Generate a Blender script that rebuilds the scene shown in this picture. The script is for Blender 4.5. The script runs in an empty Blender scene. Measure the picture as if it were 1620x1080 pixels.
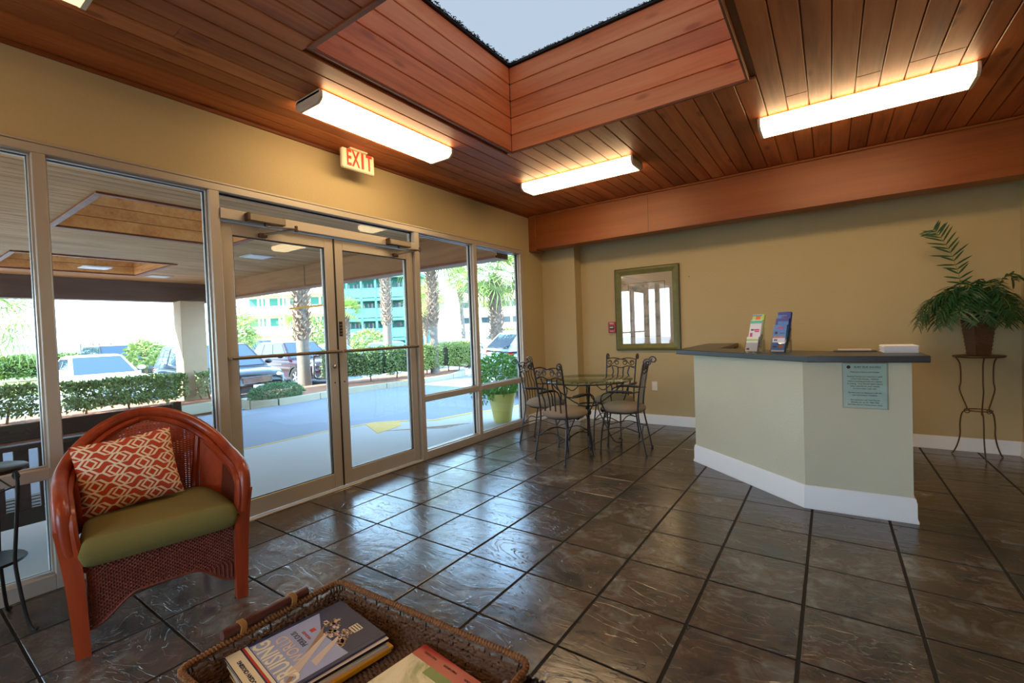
import bpy, bmesh, math, random
from mathutils import Vector, Matrix
random.seed(7)
SC = bpy.context.scene
COL = SC.collection
PI = math.pi
V = Vector

# ------------------------------------------------------------------ camera, sky, sun, exposure
cam_d = bpy.data.cameras.new('camera'); cam = bpy.data.objects.new('camera', cam_d); COL.objects.link(cam)
yaw, pitch, roll = 0.609, -0.0235, -0.0368
F = V((-math.sin(yaw)*math.cos(pitch), math.cos(yaw)*math.cos(pitch), math.sin(pitch)))
R0 = V((math.cos(yaw), math.sin(yaw), 0)); U0 = R0.cross(F)
R = math.cos(roll)*R0 + math.sin(roll)*U0; U = -math.sin(roll)*R0 + math.cos(roll)*U0
cam.matrix_world = Matrix(((R.x, U.x, -F.x, 3.064), (R.y, U.y, -F.y, -1.626), (R.z, U.z, -F.z, 1.324), (0, 0, 0, 1)))
cam_d.sensor_width = 36; cam_d.lens = 36*722.6/1620; cam_d.clip_start = .05; cam_d.clip_end = 600
SC.camera = cam

w = bpy.data.worlds.new('sky'); SC.world = w; w.use_nodes = True
nt = w.node_tree; nt.nodes.clear()
out = nt.nodes.new('ShaderNodeOutputWorld'); bg = nt.nodes.new('ShaderNodeBackground')
tc = nt.nodes.new('ShaderNodeTexCoord'); sx = nt.nodes.new('ShaderNodeSeparateXYZ'); rp = nt.nodes.new('ShaderNodeValToRGB')
nt.links.new(tc.outputs['Generated'], sx.inputs[0]); nt.links.new(sx.outputs['Z'], rp.inputs[0])
nt.links.new(rp.outputs[0], bg.inputs[0]); nt.links.new(bg.outputs[0], out.inputs[0])
cr = rp.color_ramp
cr.elements[0].position = 0.0; cr.elements[0].color = (.62, .62, .60, 1)
cr.elements[1].position = .9; cr.elements[1].color = (.22, .36, .58, 1)
e = cr.elements.new(.02); e.color = (.66, .83, 1, 1)
e = cr.elements.new(.30); e.color = (.44, .67, 1, 1)
bg.inputs[1].default_value = 6.4

sun_d = bpy.data.lights.new('sun', 'SUN'); sun = bpy.data.objects.new('sun', sun_d); COL.objects.link(sun)
sun_d.energy = 20; sun_d.angle = .01; sun_d.color = (1, .93, .82)
sun.rotation_euler = V((-.45, -1, .88)).to_track_quat('Z', 'Y').to_euler(); sun.location = (-20, -30, 30)

SC.view_settings.view_transform = 'Standard'; SC.view_settings.look = 'None'
SC.view_settings.exposure = 1.0; SC.view_settings.gamma = 1.0; SC.view_settings.use_curve_mapping = False
LAMP = 8.0
SC.cycles.max_bounces = 8; SC.cycles.diffuse_bounces = 5; SC.cycles.transparent_max_bounces = 16
SC.cycles.caustics_reflective = False; SC.cycles.caustics_refractive = False
SC.cycles.sample_clamp_indirect = 6

# ------------------------------------------------------------------ materials
MATS = {}
def srgb(c):
    if isinstance(c, str):
        c = [int(c[i:i+2], 16)/255 for i in (0, 2, 4)]
    return tuple(x/12.92 if x <= .04045 else ((x+.055)/1.055)**2.4 for x in c) + (1,)
class NT:
    def __init__(s, m): s.t = m.node_tree; s.n = s.t.nodes
    def new(s, k, **kw):
        n = s.n.new(k)
        for a, b in kw.items(): setattr(n, a, b)
        return n
    def link(s, a, b): s.t.links.new(a, b)
    def math(s, op, a, b=None, c=None):
        n = s.n.new('ShaderNodeMath'); n.operation = op
        for i, v in enumerate((a, b, c)):
            if v is None: continue
            if isinstance(v, (int, float)): n.inputs[i].default_value = v
            else: s.link(v, n.inputs[i])
        return n.outputs[0]
    def mix(s, f, a, b):
        n = s.n.new('ShaderNodeMix'); n.data_type = 'RGBA'
        for sock, v in ((n.inputs[0], f), (n.inputs[6], a), (n.inputs[7], b)):
            if isinstance(v, (int, float, tuple)): sock.default_value = v
            else: s.link(v, sock)
        return n.outputs[2]
    def coords(s, kind='Object', scale=(1, 1, 1), rnd=0.0):
        tc = s.n.new('ShaderNodeTexCoord'); mp = s.n.new('ShaderNodeMapping'); mp.inputs['Scale'].default_value = scale
        s.link(tc.outputs[kind], mp.inputs[0])
        if rnd:
            oi = s.n.new('ShaderNodeObjectInfo'); cb = s.n.new('ShaderNodeCombineXYZ')
            v = s.math('MULTIPLY', oi.outputs['Random'], rnd)
            for i in range(3): s.link(v, cb.inputs[i])
            s.link(cb.outputs[0], mp.inputs['Location'])
        return mp.outputs[0]
    def noise(s, co, scale=5, detail=4, rough=.5, dist=0):
        n = s.n.new('ShaderNodeTexNoise'); n.inputs['Scale'].default_value = scale; n.inputs['Detail'].default_value = detail
        n.inputs['Roughness'].default_value = rough; n.inputs['Distortion'].default_value = dist
        if co is not None: s.link(co, n.inputs['Vector'])
        return n.outputs[0]
    def ramp(s, f, stops):
        n = s.n.new('ShaderNodeValToRGB'); s.link(f, n.inputs[0]); cr = n.color_ramp
        cr.elements[0].position, cr.elements[0].color = stops[0][0], srgb(stops[0][1])
        cr.elements[1].position, cr.elements[1].color = stops[-1][0], srgb(stops[-1][1])
        for p, c in stops[1:-1]: e = cr.elements.new(p); e.color = srgb(c)
        return n.outputs[0]
    def bump(s, h, strength=.3, dist=.01):
        n = s.n.new('ShaderNodeBump'); n.inputs['Strength'].default_value = strength; n.inputs['Distance'].default_value = dist
        s.link(h, n.inputs['Height']); return n.outputs[0]
def base(name, color='808080', rough=.5, metal=0, spec=.5):
    m = bpy.data.materials.new(name); m.use_nodes = True; m.diffuse_color = srgb(color)
    b = m.node_tree.nodes['Principled BSDF']; b.inputs['Base Color'].default_value = srgb(color)
    b.inputs['Roughness'].default_value = rough; b.inputs['Metallic'].default_value = metal; b.inputs['Specular IOR Level'].default_value = spec
    MATS[name] = m; return m, b, NT(m)
def plain(name, color, rough=.5, metal=0, spec=.5, var=.12, nscale=8, bump=0, bscale=60, kind='Object'):
    m, b, n = base(name, color, rough, metal, spec)
    c = srgb(color); d = tuple(max(0, x*(1-var)) for x in c[:3])+(1,); l = tuple(min(1, x*(1+var)) for x in c[:3])+(1,)
    co = n.coords(kind, rnd=10)
    n.link(n.mix(n.noise(co, nscale, 3), d, l), b.inputs['Base Color'])
    if bump: n.link(n.bump(n.noise(co, bscale, 4), bump, .01), b.inputs['Normal'])
    return m
def wood(name, stops, rough=.5, along=1, bumps=.25, gs=1.0, rnd=.35, knots=True):
    m, b, n = base(name, stops[1], rough)
    sc = [14*gs, 14*gs, 14*gs]; sc[along] = .9*gs
    co = n.coords('Object', tuple(sc), rnd=37)
    g = n.noise(co, 1.6, 6, .62, .7)
    sc2 = [3*gs, 3*gs, 3*gs]; sc2[along] = .5*gs
    g2 = n.noise(n.coords('Object', tuple(sc2), rnd=19), 1.3, 3)
    f = n.math('ADD', n.math('MULTIPLY', g, .4), n.math('MULTIPLY', g2, .6))
    col = n.ramp(f, [(.3, stops[0]), (.5, stops[1]), (.68, stops[2])])
    oi = n.new('ShaderNodeObjectInfo'); hs = n.new('ShaderNodeHueSaturation'); n.link(col, hs.inputs['Color'])
    n.link(n.math('ADD', n.math('MULTIPLY', oi.outputs['Random'], rnd), 1-rnd*.5), hs.inputs['Value'])
    cc = hs.outputs[0]
    if knots:
        sk = [6*gs]*3; sk[along] = 2.2*gs
        vo = n.new('ShaderNodeTexVoronoi'); vo.inputs['Scale'].default_value = 1.0; n.link(n.coords('Object', tuple(sk), rnd=11), vo.inputs['Vector'])
        k = n.ramp(vo.outputs['Distance'], [(.08, 'ffffff'), (.17, '000000')])
        cc = n.mix(n.math('MULTIPLY', k, .75), cc, srgb(stops[0]))
    n.link(cc, b.inputs['Base Color'])
    n.link(n.bump(g, bumps, .004), b.inputs['Normal'])
    return m
def emis(name, color, strength):
    m, b, n = base(name, color, .5); b.inputs['Emission Color'].default_value = srgb(color); b.inputs['Emission Strength'].default_value = strength
    return m
def glassy(name, tint='ffffff', refl=1.0, rough=0.0, extra=0.0):
    m = bpy.data.materials.new(name); m.use_nodes = True; t = m.node_tree; t.nodes.clear(); n = NT(m)
    o = n.new('ShaderNodeOutputMaterial'); mx = n.new('ShaderNodeMixShader'); tr = n.new('ShaderNodeBsdfTransparent'); gl = n.new('ShaderNodeBsdfGlossy')
    ge = n.new('ShaderNodeNewGeometry'); dt = n.new('ShaderNodeVectorMath'); dt.operation = 'DOT_PRODUCT'
    n.link(ge.outputs['Normal'], dt.inputs[0]); n.link(ge.outputs['Incoming'], dt.inputs[1])
    c1 = n.math('SUBTRACT', 1.0, n.math('ABSOLUTE', dt.outputs['Value']))
    frn = n.math('ADD', n.math('MULTIPLY', n.math('POWER', c1, 5.0), .9), .035)
    tr.inputs[0].default_value = srgb(tint); gl.inputs['Roughness'].default_value = rough
    f = n.math('ADD', n.math('MULTIPLY', frn, refl), extra)
    n.link(f, mx.inputs[0]); n.link(tr.outputs[0], mx.inputs[1]); n.link(gl.outputs[0], mx.inputs[2]); n.link(mx.outputs[0], o.inputs[0])
    m.diffuse_color = (.8, .9, 1, .3); MATS[name] = m; return m

plain('wall_paint', 'bba87e', .75, var=.06, nscale=1.2, bump=.25, bscale=45)
plain('counter_paint', 'c9c7b2', .8, var=.05, nscale=2, bump=.2, bscale=70)
plain('stucco', 'ab9478', .9, var=.1, nscale=3, bump=.5, bscale=40)
plain('white_trim', 'e3e6ea', .35, var=.02)
plain('frame_metal', 'b9b0a4', .38, .3, var=.05, nscale=3)
plain('frame_seal', '1c1d20', .5, var=.1)
plain('black_iron', '0e0d0e', .4, .2, var=.2)
plain('iron_chair', '3a3a40', .3, .7, var=.2)
plain('bronze_iron', '5a4634', .45, .6, var=.2, nscale=20)
plain('chrome', 'c8c8ca', .2, 1.0, var=.05)
plain('bar_metal', '75695c', .35, .5, var=.05)
plain('closer_metal', '8f867a', .4, .6, var=.05)
plain('dark_grout', '1e1d1c', .9, var=.2)
plain('seat_fabric', '827565', .9, var=.12, nscale=4, bump=.15, bscale=200)
plain('cushion_fabric', '6f6431', .92, var=.16, nscale=3, bump=.3, bscale=260)
plain('lamp_body', 'd8cdb8', .5, var=.03)
plain('sign_plastic', 'eadfc0', .5, var=.03)
plain('sign_red', 'd2331c', .5, var=.05)
plain('alarm_red', 'a82a26', .4, var=.05)
plain('plastic_white', 'e4e1da', .4, var=.02)
plain('plastic_black', '17171a', .4, var=.1)
plain('paper_white', 'ececf0', .7, var=.04, nscale=30)
plain('paper_green', 'dffaf0', .7, var=.03)
plain('ink', '26302e', .8, var=.1)
plain('asphalt', '757a84', .85, var=.12, nscale=1.5, bump=.3, bscale=90)
plain('concrete', 'a8a6a2', .85, var=.08, nscale=1.2, bump=.2, bscale=50)
plain('curb_concrete', 'a49c84', .9, var=.1, nscale=3, bump=.3, bscale=50)
plain('yellow_paint', 'c9a24a', .8, var=.15, nscale=8)
plain('bright_yellow', 'e0a311', .6, var=.05)
plain('mulch', '8e5a3c', .95, var=.45, nscale=40, bump=.9, bscale=60)
plain('lawn', '8d9a4a', .95, var=.25, nscale=12, bump=.6, bscale=80)
plain('sand_ground', 'bdb6a2', .95, var=.1, nscale=1)
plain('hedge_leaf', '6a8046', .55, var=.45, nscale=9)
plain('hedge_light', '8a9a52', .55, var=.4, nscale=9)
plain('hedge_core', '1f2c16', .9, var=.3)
plain('juniper', '567a4e', .7, var=.35, nscale=14)
plain('stem_brown', '6e563d', .9, var=.2, nscale=20)
plain('trunk_grey', '6f675d', .95, var=.25, nscale=14, bump=.6, bscale=30)
plain('boot_brown', '836c58', .9, var=.35, nscale=14)
plain('frond_green', '7f9440', .55, var=.35, nscale=5)
plain('frond_dark', '1f4a2a', .4, var=.4, nscale=12)
plain('frond_rib', '7d8a3a', .5, var=.2)
plain('planter_glaze', 'c4be6c', .35, var=.1, nscale=3)
plain('planter_leaf', '6fae52', .4, var=.45, nscale=9)
plain('car_white', 'e8eaee', .15, var=.01)
plain('car_black', '14161d', .12, .3, var=.05, spec=.8)
plain('car_maroon', '33161d', .12, .3, var=.05, spec=.8)
plain('car_navy', '1c2740', .12, .3, var=.05, spec=.8)
plain('car_silver', '9fb0c4', .2, .6, var=.03)
plain('car_silverblue', '7ea0c0', .2, .5, var=.03)
plain('car_grey', '3c4048', .2, .5, var=.03)
plain('car_glass', '26384a', .03, .2, var=.1, spec=1)
plain('tyre', '141414', .85, var=.1)
plain('rim', 'b4b8be', .25, .9, var=.03)
plain('light_lens', 'dfe6ee', .1, .1, var=.03, spec=.8)
plain('tail_red', 'c9281e', .2, var=.1)
plain('teal_siding', '3a7d74', .8, var=.08)
plain('teal_dark', '2c3a42', .6, var=.3)
plain('cream_stucco', 'e0d9ae', .9, var=.04)
plain('white_stucco', 'e9e7e2', .9, var=.03)
plain('orange_shade', 'c9955e', .9, var=.1)  # shadow tone behind the tall building's balconies, also the beach house roof colour
plain('window_dark', '3c4a50', .2, var=.3, spec=.8)
plain('frame_green', '6b6a35', .45, var=.3, nscale=12, bump=.2, bscale=30)
plain('frame_edge', '33301d', .5, var=.2)
plain('mat_board', 'd9cdb8', .8, var=.02)
plain('acrylic_edge', 'dfe6ea', .15, var=.02)
plain('counter_top', '2a2c31', .3, var=.3, nscale=25)
plain('bench_paint', '38302f', .6, var=.2, nscale=6)
plain('rattan_dark', '241713', .35, var=.3, nscale=20)
plain('handle_wood', '4a2219', .3, var=.35, nscale=18)
plain('binding', '94662f', .8, var=.3, nscale=60)
plain('mag_cream', 'e5dcc0', .3, var=.03)
plain('mag_navy', '2f3656', .25, var=.15, nscale=10)
plain('mag_sky', '9fa9cf', .25, var=.12, nscale=9)
plain('mag_tan', 'cdb9ae', .3, var=.12, nscale=8)
plain('mag_red', 'b8392c', .3, var=.08)
plain('mag_orange', 'dd9a1d', .4, var=.05)
plain('mag_black', '15151c', .3, var=.1)
plain('mag_pink', 'd6b7ab', .4, var=.15, nscale=30)
plain('sail_tan', '94744f', .5, var=.3, nscale=20)
plain('bro_teal', '5fc3a8', .4, var=.05); plain('bro_white', 'e6e4ec', .4, var=.04)
plain('bro_blue', '3f86d0', .3, var=.3, nscale=20); plain('bro_navy', '1b3f9e', .3, var=.15); plain('bro_lime', 'b6cf6e', .4, var=.15)
plain('bro_pink', 'd23a78', .4, var=.1); plain('bro_orange', 'e0722e', .4, var=.1); plain('bro_dark', '2a2440', .4, var=.1)
emis('lamp_lens', 'ffdca4', LAMP); emis('lamp_lens_dim', 'ffcf90', 1.1)
glassy('window_glass', 'f4fafa', .95)
def dome(name, color):
    m = bpy.data.materials.new(name); m.use_nodes = True; t = m.node_tree; t.nodes.clear(); n = NT(m); o = n.new('ShaderNodeOutputMaterial')
    tl = n.new('ShaderNodeBsdfTranslucent'); tl.inputs[0].default_value = color; n.link(tl.outputs[0], o.inputs[0]); MATS[name] = m
dome('skylight_glass', (.205, .213, .218, 1))
glassy('table_glass', 'dfeee6', 1.1, 0, .03)
glassy('acrylic', 'f2f5f6', 1.3, 0, .03)
glassy('picture_glass', 'ffffff', 1.0, 0, .13)
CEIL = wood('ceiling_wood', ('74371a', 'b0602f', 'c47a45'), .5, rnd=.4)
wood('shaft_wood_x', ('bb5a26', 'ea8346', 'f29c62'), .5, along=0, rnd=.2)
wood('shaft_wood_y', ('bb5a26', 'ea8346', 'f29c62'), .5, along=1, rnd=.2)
wood('beam_wood', ('6c330d', '8a4716', '985520'), .45, along=0, rnd=.05, gs=.6, knots=False, bumps=.1)
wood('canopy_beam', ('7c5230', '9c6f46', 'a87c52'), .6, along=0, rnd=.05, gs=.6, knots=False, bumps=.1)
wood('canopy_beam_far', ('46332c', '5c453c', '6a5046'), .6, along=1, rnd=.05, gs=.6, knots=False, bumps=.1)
wood('trim_wood', ('5a2a12', '7d3f1c', '90502a'), .5, along=1, rnd=.1, knots=False)
wood('canopy_wood', ('8a6236', 'b98a58', 'd0a06c'), .7, along=1, rnd=.2)
wood('coffer_wood', ('b06a32', 'd9924e', 'e8ab6a'), .6, along=0, rnd=.2)
wood('chair_wood', ('712610', '93371a', 'a34420'), .3, along=2, rnd=.05, gs=2, knots=False, bumps=.05)
plain('cane', 'a8441f', .6, var=.25, nscale=30)
plain('wicker_red', '6c2b19', .6, var=.5, nscale=50, bump=.6, bscale=80)
plain('wicker_brown', '60402a', .75, var=.55, nscale=70, bump=.6, bscale=90)
plain('rope_brown', '80542f', .8, var=.5, nscale=90, bump=.6, bscale=120)

def floor_mat():
    m, b, n = base('slate_tile', '4a4340', .3)
    co = n.coords('Object', (1, 1, 1), rnd=53)
    big = n.noise(co, 3.2, 4, .6, .5); mid = n.noise(co, 9, 5, .6, 1.0)
    st = n.noise(n.coords('Object', (2.0, 4.6, 1), rnd=71), 1.0, 4, .55, 1.4)
    col = n.ramp(n.math('ADD', n.math('MULTIPLY', big, .55), n.math('MULTIPLY', mid, .45)), [(.33, '272c2e'), (.44, '434341'), (.52, '54473f'), (.60, '60625f'), (.74, '8e8883')])
    oi = n.new('ShaderNodeObjectInfo'); hs = n.new('ShaderNodeHueSaturation'); n.link(col, hs.inputs['Color'])
    n.link(n.math('ADD', n.math('MULTIPLY', oi.outputs['Random'], .35), .72), hs.inputs['Value']); n.link(hs.outputs[0], b.inputs['Base Color'])
    # cleft relief: terraces and ridge lines
    v = n.ramp(st, [(.38, '000000'), (.392, '585858'), (.49, '707070'), (.50, 'a4a4a4'), (.60, 'b8b8b8'), (.612, 'ffffff')])
    h = n.math('ADD', n.math('MULTIPLY', v, .9), n.math('MULTIPLY', mid, .25))
    n.link(n.bump(h, .55, .006), b.inputs['Normal'])
    n.link(n.math('ADD', n.math('MULTIPLY', mid, .20), .12), b.inputs['Roughness'])
    b.inputs['Specular IOR Level'].default_value = 1.0
floor_mat()
def pillow_mat():
    m, b, n = base('pillow_print', 'c2401c', .9)
    tc = n.new('ShaderNodeTexCoord'); mp = n.new('ShaderNodeMapping'); mp.inputs['Scale'].default_value = (7.6, 7.6, 7.6); n.link(tc.outputs['UV'], mp.inputs[0])
    s = n.new('ShaderNodeSeparateXYZ'); n.link(mp.outputs[0], s.inputs[0]); x, y = s.outputs[0], s.outputs[1]
    row = n.math('FLOOR', y); xs = n.math('ADD', x, n.math('MULTIPLY', n.math('FLOORED_MODULO', row, 2.0), .5))
    fx = n.math('SUBTRACT', n.math('FRACT', n.math('MULTIPLY', xs, .5)), .5); fy = n.math('SUBTRACT', n.math('FRACT', y), .5)
    def line(a, w, e=.02):
        return n.math('LESS_THAN', n.math('ABSOLUTE', a), w)
    d1 = n.math('SUBTRACT', n.math('ABSOLUTE', n.math('SUBTRACT', n.math('MULTIPLY', fx, 2.2), fy)), .17)
    d2 = n.math('SUBTRACT', n.math('ABSOLUTE', n.math('SUBTRACT', n.math('MULTIPLY', fx, 2.2), n.math('MULTIPLY', fy, -1))), .62)
    hx = n.math('SUBTRACT', n.math('ABSOLUTE', fy), .44)
    vx = n.math('SUBTRACT', n.math('ABSOLUTE', fx), .40)
    D = n.math('ADD', n.math('MULTIPLY', n.math('ABSOLUTE', fx), 2.0), n.math('ABSOLUTE', fy))
    l1 = line(n.math('SUBTRACT', D, .42), .10); l2 = line(n.math('SUBTRACT', D, .84), .12)
    l3 = n.math('MULTIPLY', n.math('GREATER_THAN', n.math('ABSOLUTE', fy), .42), n.math('LESS_THAN', n.math('ABSOLUTE', fx), .24))
    l4 = n.math('MULTIPLY', line(fy, .06), n.math('GREATER_THAN', n.math('ABSOLUTE', fx), .36))
    f = n.math('MAXIMUM', n.math('MAXIMUM', l1, l2), n.math('MAXIMUM', l3, l4))
    n.link(n.mix(f, srgb('b23c1c'), srgb('e0cbab')), b.inputs['Base Color'])
    n.link(n.bump(n.noise(n.coords('UV'), 300, 2), .2, .002), b.inputs['Normal'])
pillow_mat()
def art_mat():
    m, b, n = base('art_print', 'd8cfc0', .8)
    col = n.ramp(n.noise(n.coords('Generated', (1, 1, 2)), 2.6, 5, .6, .6), [(.35, '8f9a94'), (.48, 'c9c2b2'), (.6, 'ddd6c8'), (.75, 'b9c4cc')])
    n.link(col, b.inputs['Base Color'])
art_mat()
def mag2_mat():
    m, b, n = base('mag_garden', 'cfcaa4', .3)
    col = n.ramp(n.noise(n.coords('Object', (1, 1, 1)), 9, 5, .6, .8), [(.32, '5c6b4e'), (.42, 'a9a878'), (.52, 'd9cfa6'), (.62, 'e6dcbc'), (.72, '9aa05a')])
    n.link(col, b.inputs['Base Color'])
mag2_mat()

# ------------------------------------------------------------------ geometry helpers
class MB:
    def __init__(s): s.v = []; s.f = []; s.uv = None
    def add(s, vs, fs):
        o = len(s.v); s.v += [tuple(p) for p in vs]; s.f += [tuple(i+o for i in f) for f in fs]; return s
    def box(s, x0, x1, y0, y1, z0, z1, b=0.0, M=None):
        if b <= 0:
            vs = [(x, y, z) for z in (z0, z1) for y in (y0, y1) for x in (x0, x1)]
            fs = [(0, 2, 3, 1), (4, 5, 7, 6), (0, 1, 5, 4), (2, 6, 7, 3), (0, 4, 6, 2), (1, 3, 7, 5)]
        else:
            b = min(b, (x1-x0)*.45, (y1-y0)*.45, (z1-z0)*.45)
            vs = []; 
            for sz in (0, 1):
                for sy in (0, 1):
                    for sx_ in (0, 1):
                        X, Y, Z = (x0, x1)[sx_], (y0, y1)[sy], (z0, z1)[sz]; dx, dy, dz = (b, -b)[sx_], (b, -b)[sy], (b, -b)[sz]
                        vs += [(X, Y+dy, Z+dz), (X+dx, Y, Z+dz), (X+dx, Y+dy, Z)]
            def c(a, bb, cc): return (a+2*bb+4*cc)*3
            fs = []
            for i in (0, 1):
                q = [c(i, 0, 0), c(i, 1, 0), c(i, 1, 1), c(i, 0, 1)]; fs.append(tuple(q if i == 0 else q[::-1])[::-1] if i else tuple(q[::-1]))
                q = [c(0, i, 0)+1, c(1, i, 0)+1, c(1, i, 1)+1, c(0, i, 1)+1]; fs.append(tuple(q if i == 0 else q[::-1]))
                q = [c(0, 0, i)+2, c(0, 1, i)+2, c(1, 1, i)+2, c(1, 0, i)+2]; fs.append(tuple(q if i == 0 else q[::-1]))
            for j in (0, 1):
                for k in (0, 1):
                    fs.append((c(0, j, k)+1, c(1, j, k)+1, c(1, j, k)+2, c(0, j, k)+2))
                    fs.append((c(j, 0, k)+0, c(j, 1, k)+0, c(j, 1, k)+2, c(j, 0, k)+2))
                    fs.append((c(j, k, 0)+0, c(j, k, 1)+0, c(j, k, 1)+1, c(j, k, 0)+1))
            for i in (0, 1):
                for j in (0, 1):
                    for k in (0, 1): a = c(i, j, k); fs.append((a, a+1, a+2))
        if M is not None: vs = [M @ V(p) for p in vs]
        return s.add(vs, fs)
    def tube(s, pts, r, n=8, caps=True, closed=False):
        pts = [V(p) for p in pts]; N = len(pts)
        if isinstance(r, (int, float)): r = [r]*N
        t0 = (pts[1]-pts[0]).normalized(); up = V((0, 0, 1)) if abs(t0.z) < .9 else V((1, 0, 0))
        a = t0.cross(up).normalized(); rings = []
        for i in range(N):
            if closed: t = (pts[(i+1) % N]-pts[i-1]).normalized()
            else: t = (pts[min(i+1, N-1)]-pts[max(i-1, 0)]).normalized()
            a = (a-t*a.dot(t)); a = a.normalized() if a.length > 1e-6 else t.orthogonal().normalized()
            b = t.cross(a)
            rings.append([pts[i]+(a*math.cos(2*PI*k/n)+b*math.sin(2*PI*k/n))*r[i] for k in range(n)])
        vs = [p for q in rings for p in q]; fs = []
        for i in range(N if closed else N-1):
            j = (i+1) % N
            for k in range(n): fs.append((i*n+k, i*n+(k+1) % n, j*n+(k+1) % n, j*n+k))
        if caps and not closed: fs.append(tuple(range(n))[::-1]); fs.append(tuple((N-1)*n+k for k in range(n)))
        return s.add(vs, fs)
    def strip(s, pts, wdir, w, th):       # flat bar along pts; wdir = width direction
        pts = [V(p) for p in pts]; N = len(pts); vs = []; fs = []
        for i in range(N):
            t = (pts[min(i+1, N-1)]-pts[max(i-1, 0)]).normalized(); wd = wdir[i] if isinstance(wdir, list) else wdir
            wd = (V(wd)-t*V(wd).dot(t)).normalized(); nn = t.cross(wd); ww = w[i] if isinstance(w, list) else w
            vs += [pts[i]+wd*ww/2+nn*th/2, pts[i]-wd*ww/2+nn*th/2, pts[i]-wd*ww/2-nn*th/2, pts[i]+wd*ww/2-nn*th/2]
        for i in range(N-1):
            for k in range(4): fs.append((i*4+k, i*4+(k+1) % 4, i*4+4+(k+1) % 4, i*4+4+k))
        fs += [(3, 2, 1, 0), tuple((N-1)*4+k for k in range(4))]
        return s.add(vs, fs)
    def lathe(s, prof, n=24, M=None, a0=0, caps=True):
        vs = []; fs = []
        for r, z in prof:
            for k in range(n): a = a0+2*PI*k/n; vs.append(V((r*math.cos(a), r*math.sin(a), z)))
        for i in range(len(prof)-1):
            for k in range(n): fs.append((i*n+k, i*n+(k+1) % n, (i+1)*n+(k+1) % n, (i+1)*n+k))
        if caps: fs.append(tuple(range(n))[::-1]); fs.append(tuple((len(prof)-1)*n+k for k in range(n)))
        if M is not None: vs = [M @ p for p in vs]
        return s.add(vs, fs)
    def prism(s, poly, z0, z1, M=None):
        n = len(poly); vs = [V((x, y, z0)) for x, y in poly]+[V((x, y, z1)) for x, y in poly]
        fs = [tuple(range(n))[::-1], tuple(range(n, 2*n))]+[(i, (i+1) % n, n+(i+1) % n, n+i) for i in range(n)]
        if M is not None: vs = [M @ p for p in vs]
        return s.add(vs, fs)
    def ball(s, c, r, nu=10, nv=6):
        c = V(c); rr = r if isinstance(r, (tuple, list)) else (r, r, r); vs = []; fs = []
        for j in range(nv+1):
            t = PI*j/nv
            for k in range(nu): a = 2*PI*k/nu; vs.append(c+V((rr[0]*math.sin(t)*math.cos(a), rr[1]*math.sin(t)*math.sin(a), rr[2]*math.cos(t))))
        for j in range(nv):
            for k in range(nu): fs.append((j*nu+k, (j+1)*nu+k, (j+1)*nu+(k+1) % nu, j*nu+(k+1) % nu))
        return s.add(vs, fs)
    def mesh(s, name, mat, smooth=None):
        me = bpy.data.meshes.new(name); me.from_pydata(s.v, [], s.f)
        if mat: me.materials.append(MATS[mat])
        if smooth is not None and smooth > 0:
            me.polygons.foreach_set('use_smooth', [True]*len(me.polygons)); me.set_sharp_from_angle(angle=smooth)
        me.update(); return me
    def build(s, name, mat, parent=None, smooth=.7, loc=None, rot=None, fix=False):
        me = s.mesh(name, mat, smooth)
        if fix:
            bm = bmesh.new(); bm.from_mesh(me); bmesh.ops.recalc_face_normals(bm, faces=bm.faces); bm.to_mesh(me); bm.free()
        return link(name, me, parent, loc, rot)
def link(name, me, parent=None, loc=None, rot=None):
    o = bpy.data.objects.new(name, me); COL.objects.link(o)
    if parent is not None: o.parent = parent
    if loc is not None: o.location = loc
    if rot is not None: o.rotation_euler = rot if not isinstance(rot, (int, float)) else (0, 0, rot)
    return o
def tag(o, label=None, cat=None, group=None, kind=None):
    if label: o['label'] = label
    if cat: o['category'] = cat
    if group: o['group'] = group
    if kind: o['kind'] = kind
    return o
def thing(name, label, cat, loc=(0, 0, 0), rz=0, group=None, kind=None):
    o = bpy.data.objects.new(name, None); o.empty_display_size = .1; COL.objects.link(o); o.location = loc; o.rotation_euler = (0, 0, rz)
    return tag(o, label, cat, group, kind)
def struct(o, label=None, cat=None):
    return tag(o, label, cat, None, 'structure')
def copy_tree(o, parent=None):
    kids = list(o.children); c = o.copy(); COL.objects.link(c)
    if parent is not None: c.parent = parent
    for k in kids: copy_tree(k, c)
    return c
def text(body, mat, parent, size, loc, rot, name='lettering', ext=.0008, align='CENTER', sx=1.0, font_shear=0, extra=None, maxw=None):
    cu = bpy.data.curves.new(name, 'FONT'); cu.body = body; cu.size = size; cu.extrude = ext; cu.align_x = align; cu.align_y = 'CENTER'; cu.resolution_u = 2
    cu.offset = extra or 0
    t = bpy.data.objects.new(name, cu); COL.objects.link(t)
    dg = bpy.context.evaluated_depsgraph_get(); me = bpy.data.meshes.new_from_object(t.evaluated_get(dg)); me.name = name
    COL.objects.unlink(t); bpy.data.objects.remove(t); bpy.data.curves.remove(cu)
    xs = [v.co.x for v in me.vertices]
    if maxw and xs and (max(xs)-min(xs))*sx > maxw: sx *= maxw/((max(xs)-min(xs))*sx)
    for v in me.vertices: v.co.x *= sx
    me.materials.clear(); me.materials.append(MATS[mat])
    return link(name, me, parent, loc, rot)
def spline(pts, n=8):
    pts = [V(p) for p in pts]; out_ = []
    P = [pts[0]*2-pts[1]]+pts+[pts[-1]*2-pts[-2]]
    for i in range(1, len(P)-2):
        for k in range(n):
            t = k/n; a, b, c, d = P[i-1], P[i], P[i+1], P[i+2]
            out_.append(.5*((2*b)+(c-a)*t+(2*a-5*b+4*c-d)*t*t+(-a+3*b-3*c+d)*t**3))
    out_.append(pts[-1]); return out_
def lerp(a, b, t): return a+(b-a)*t

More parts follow.
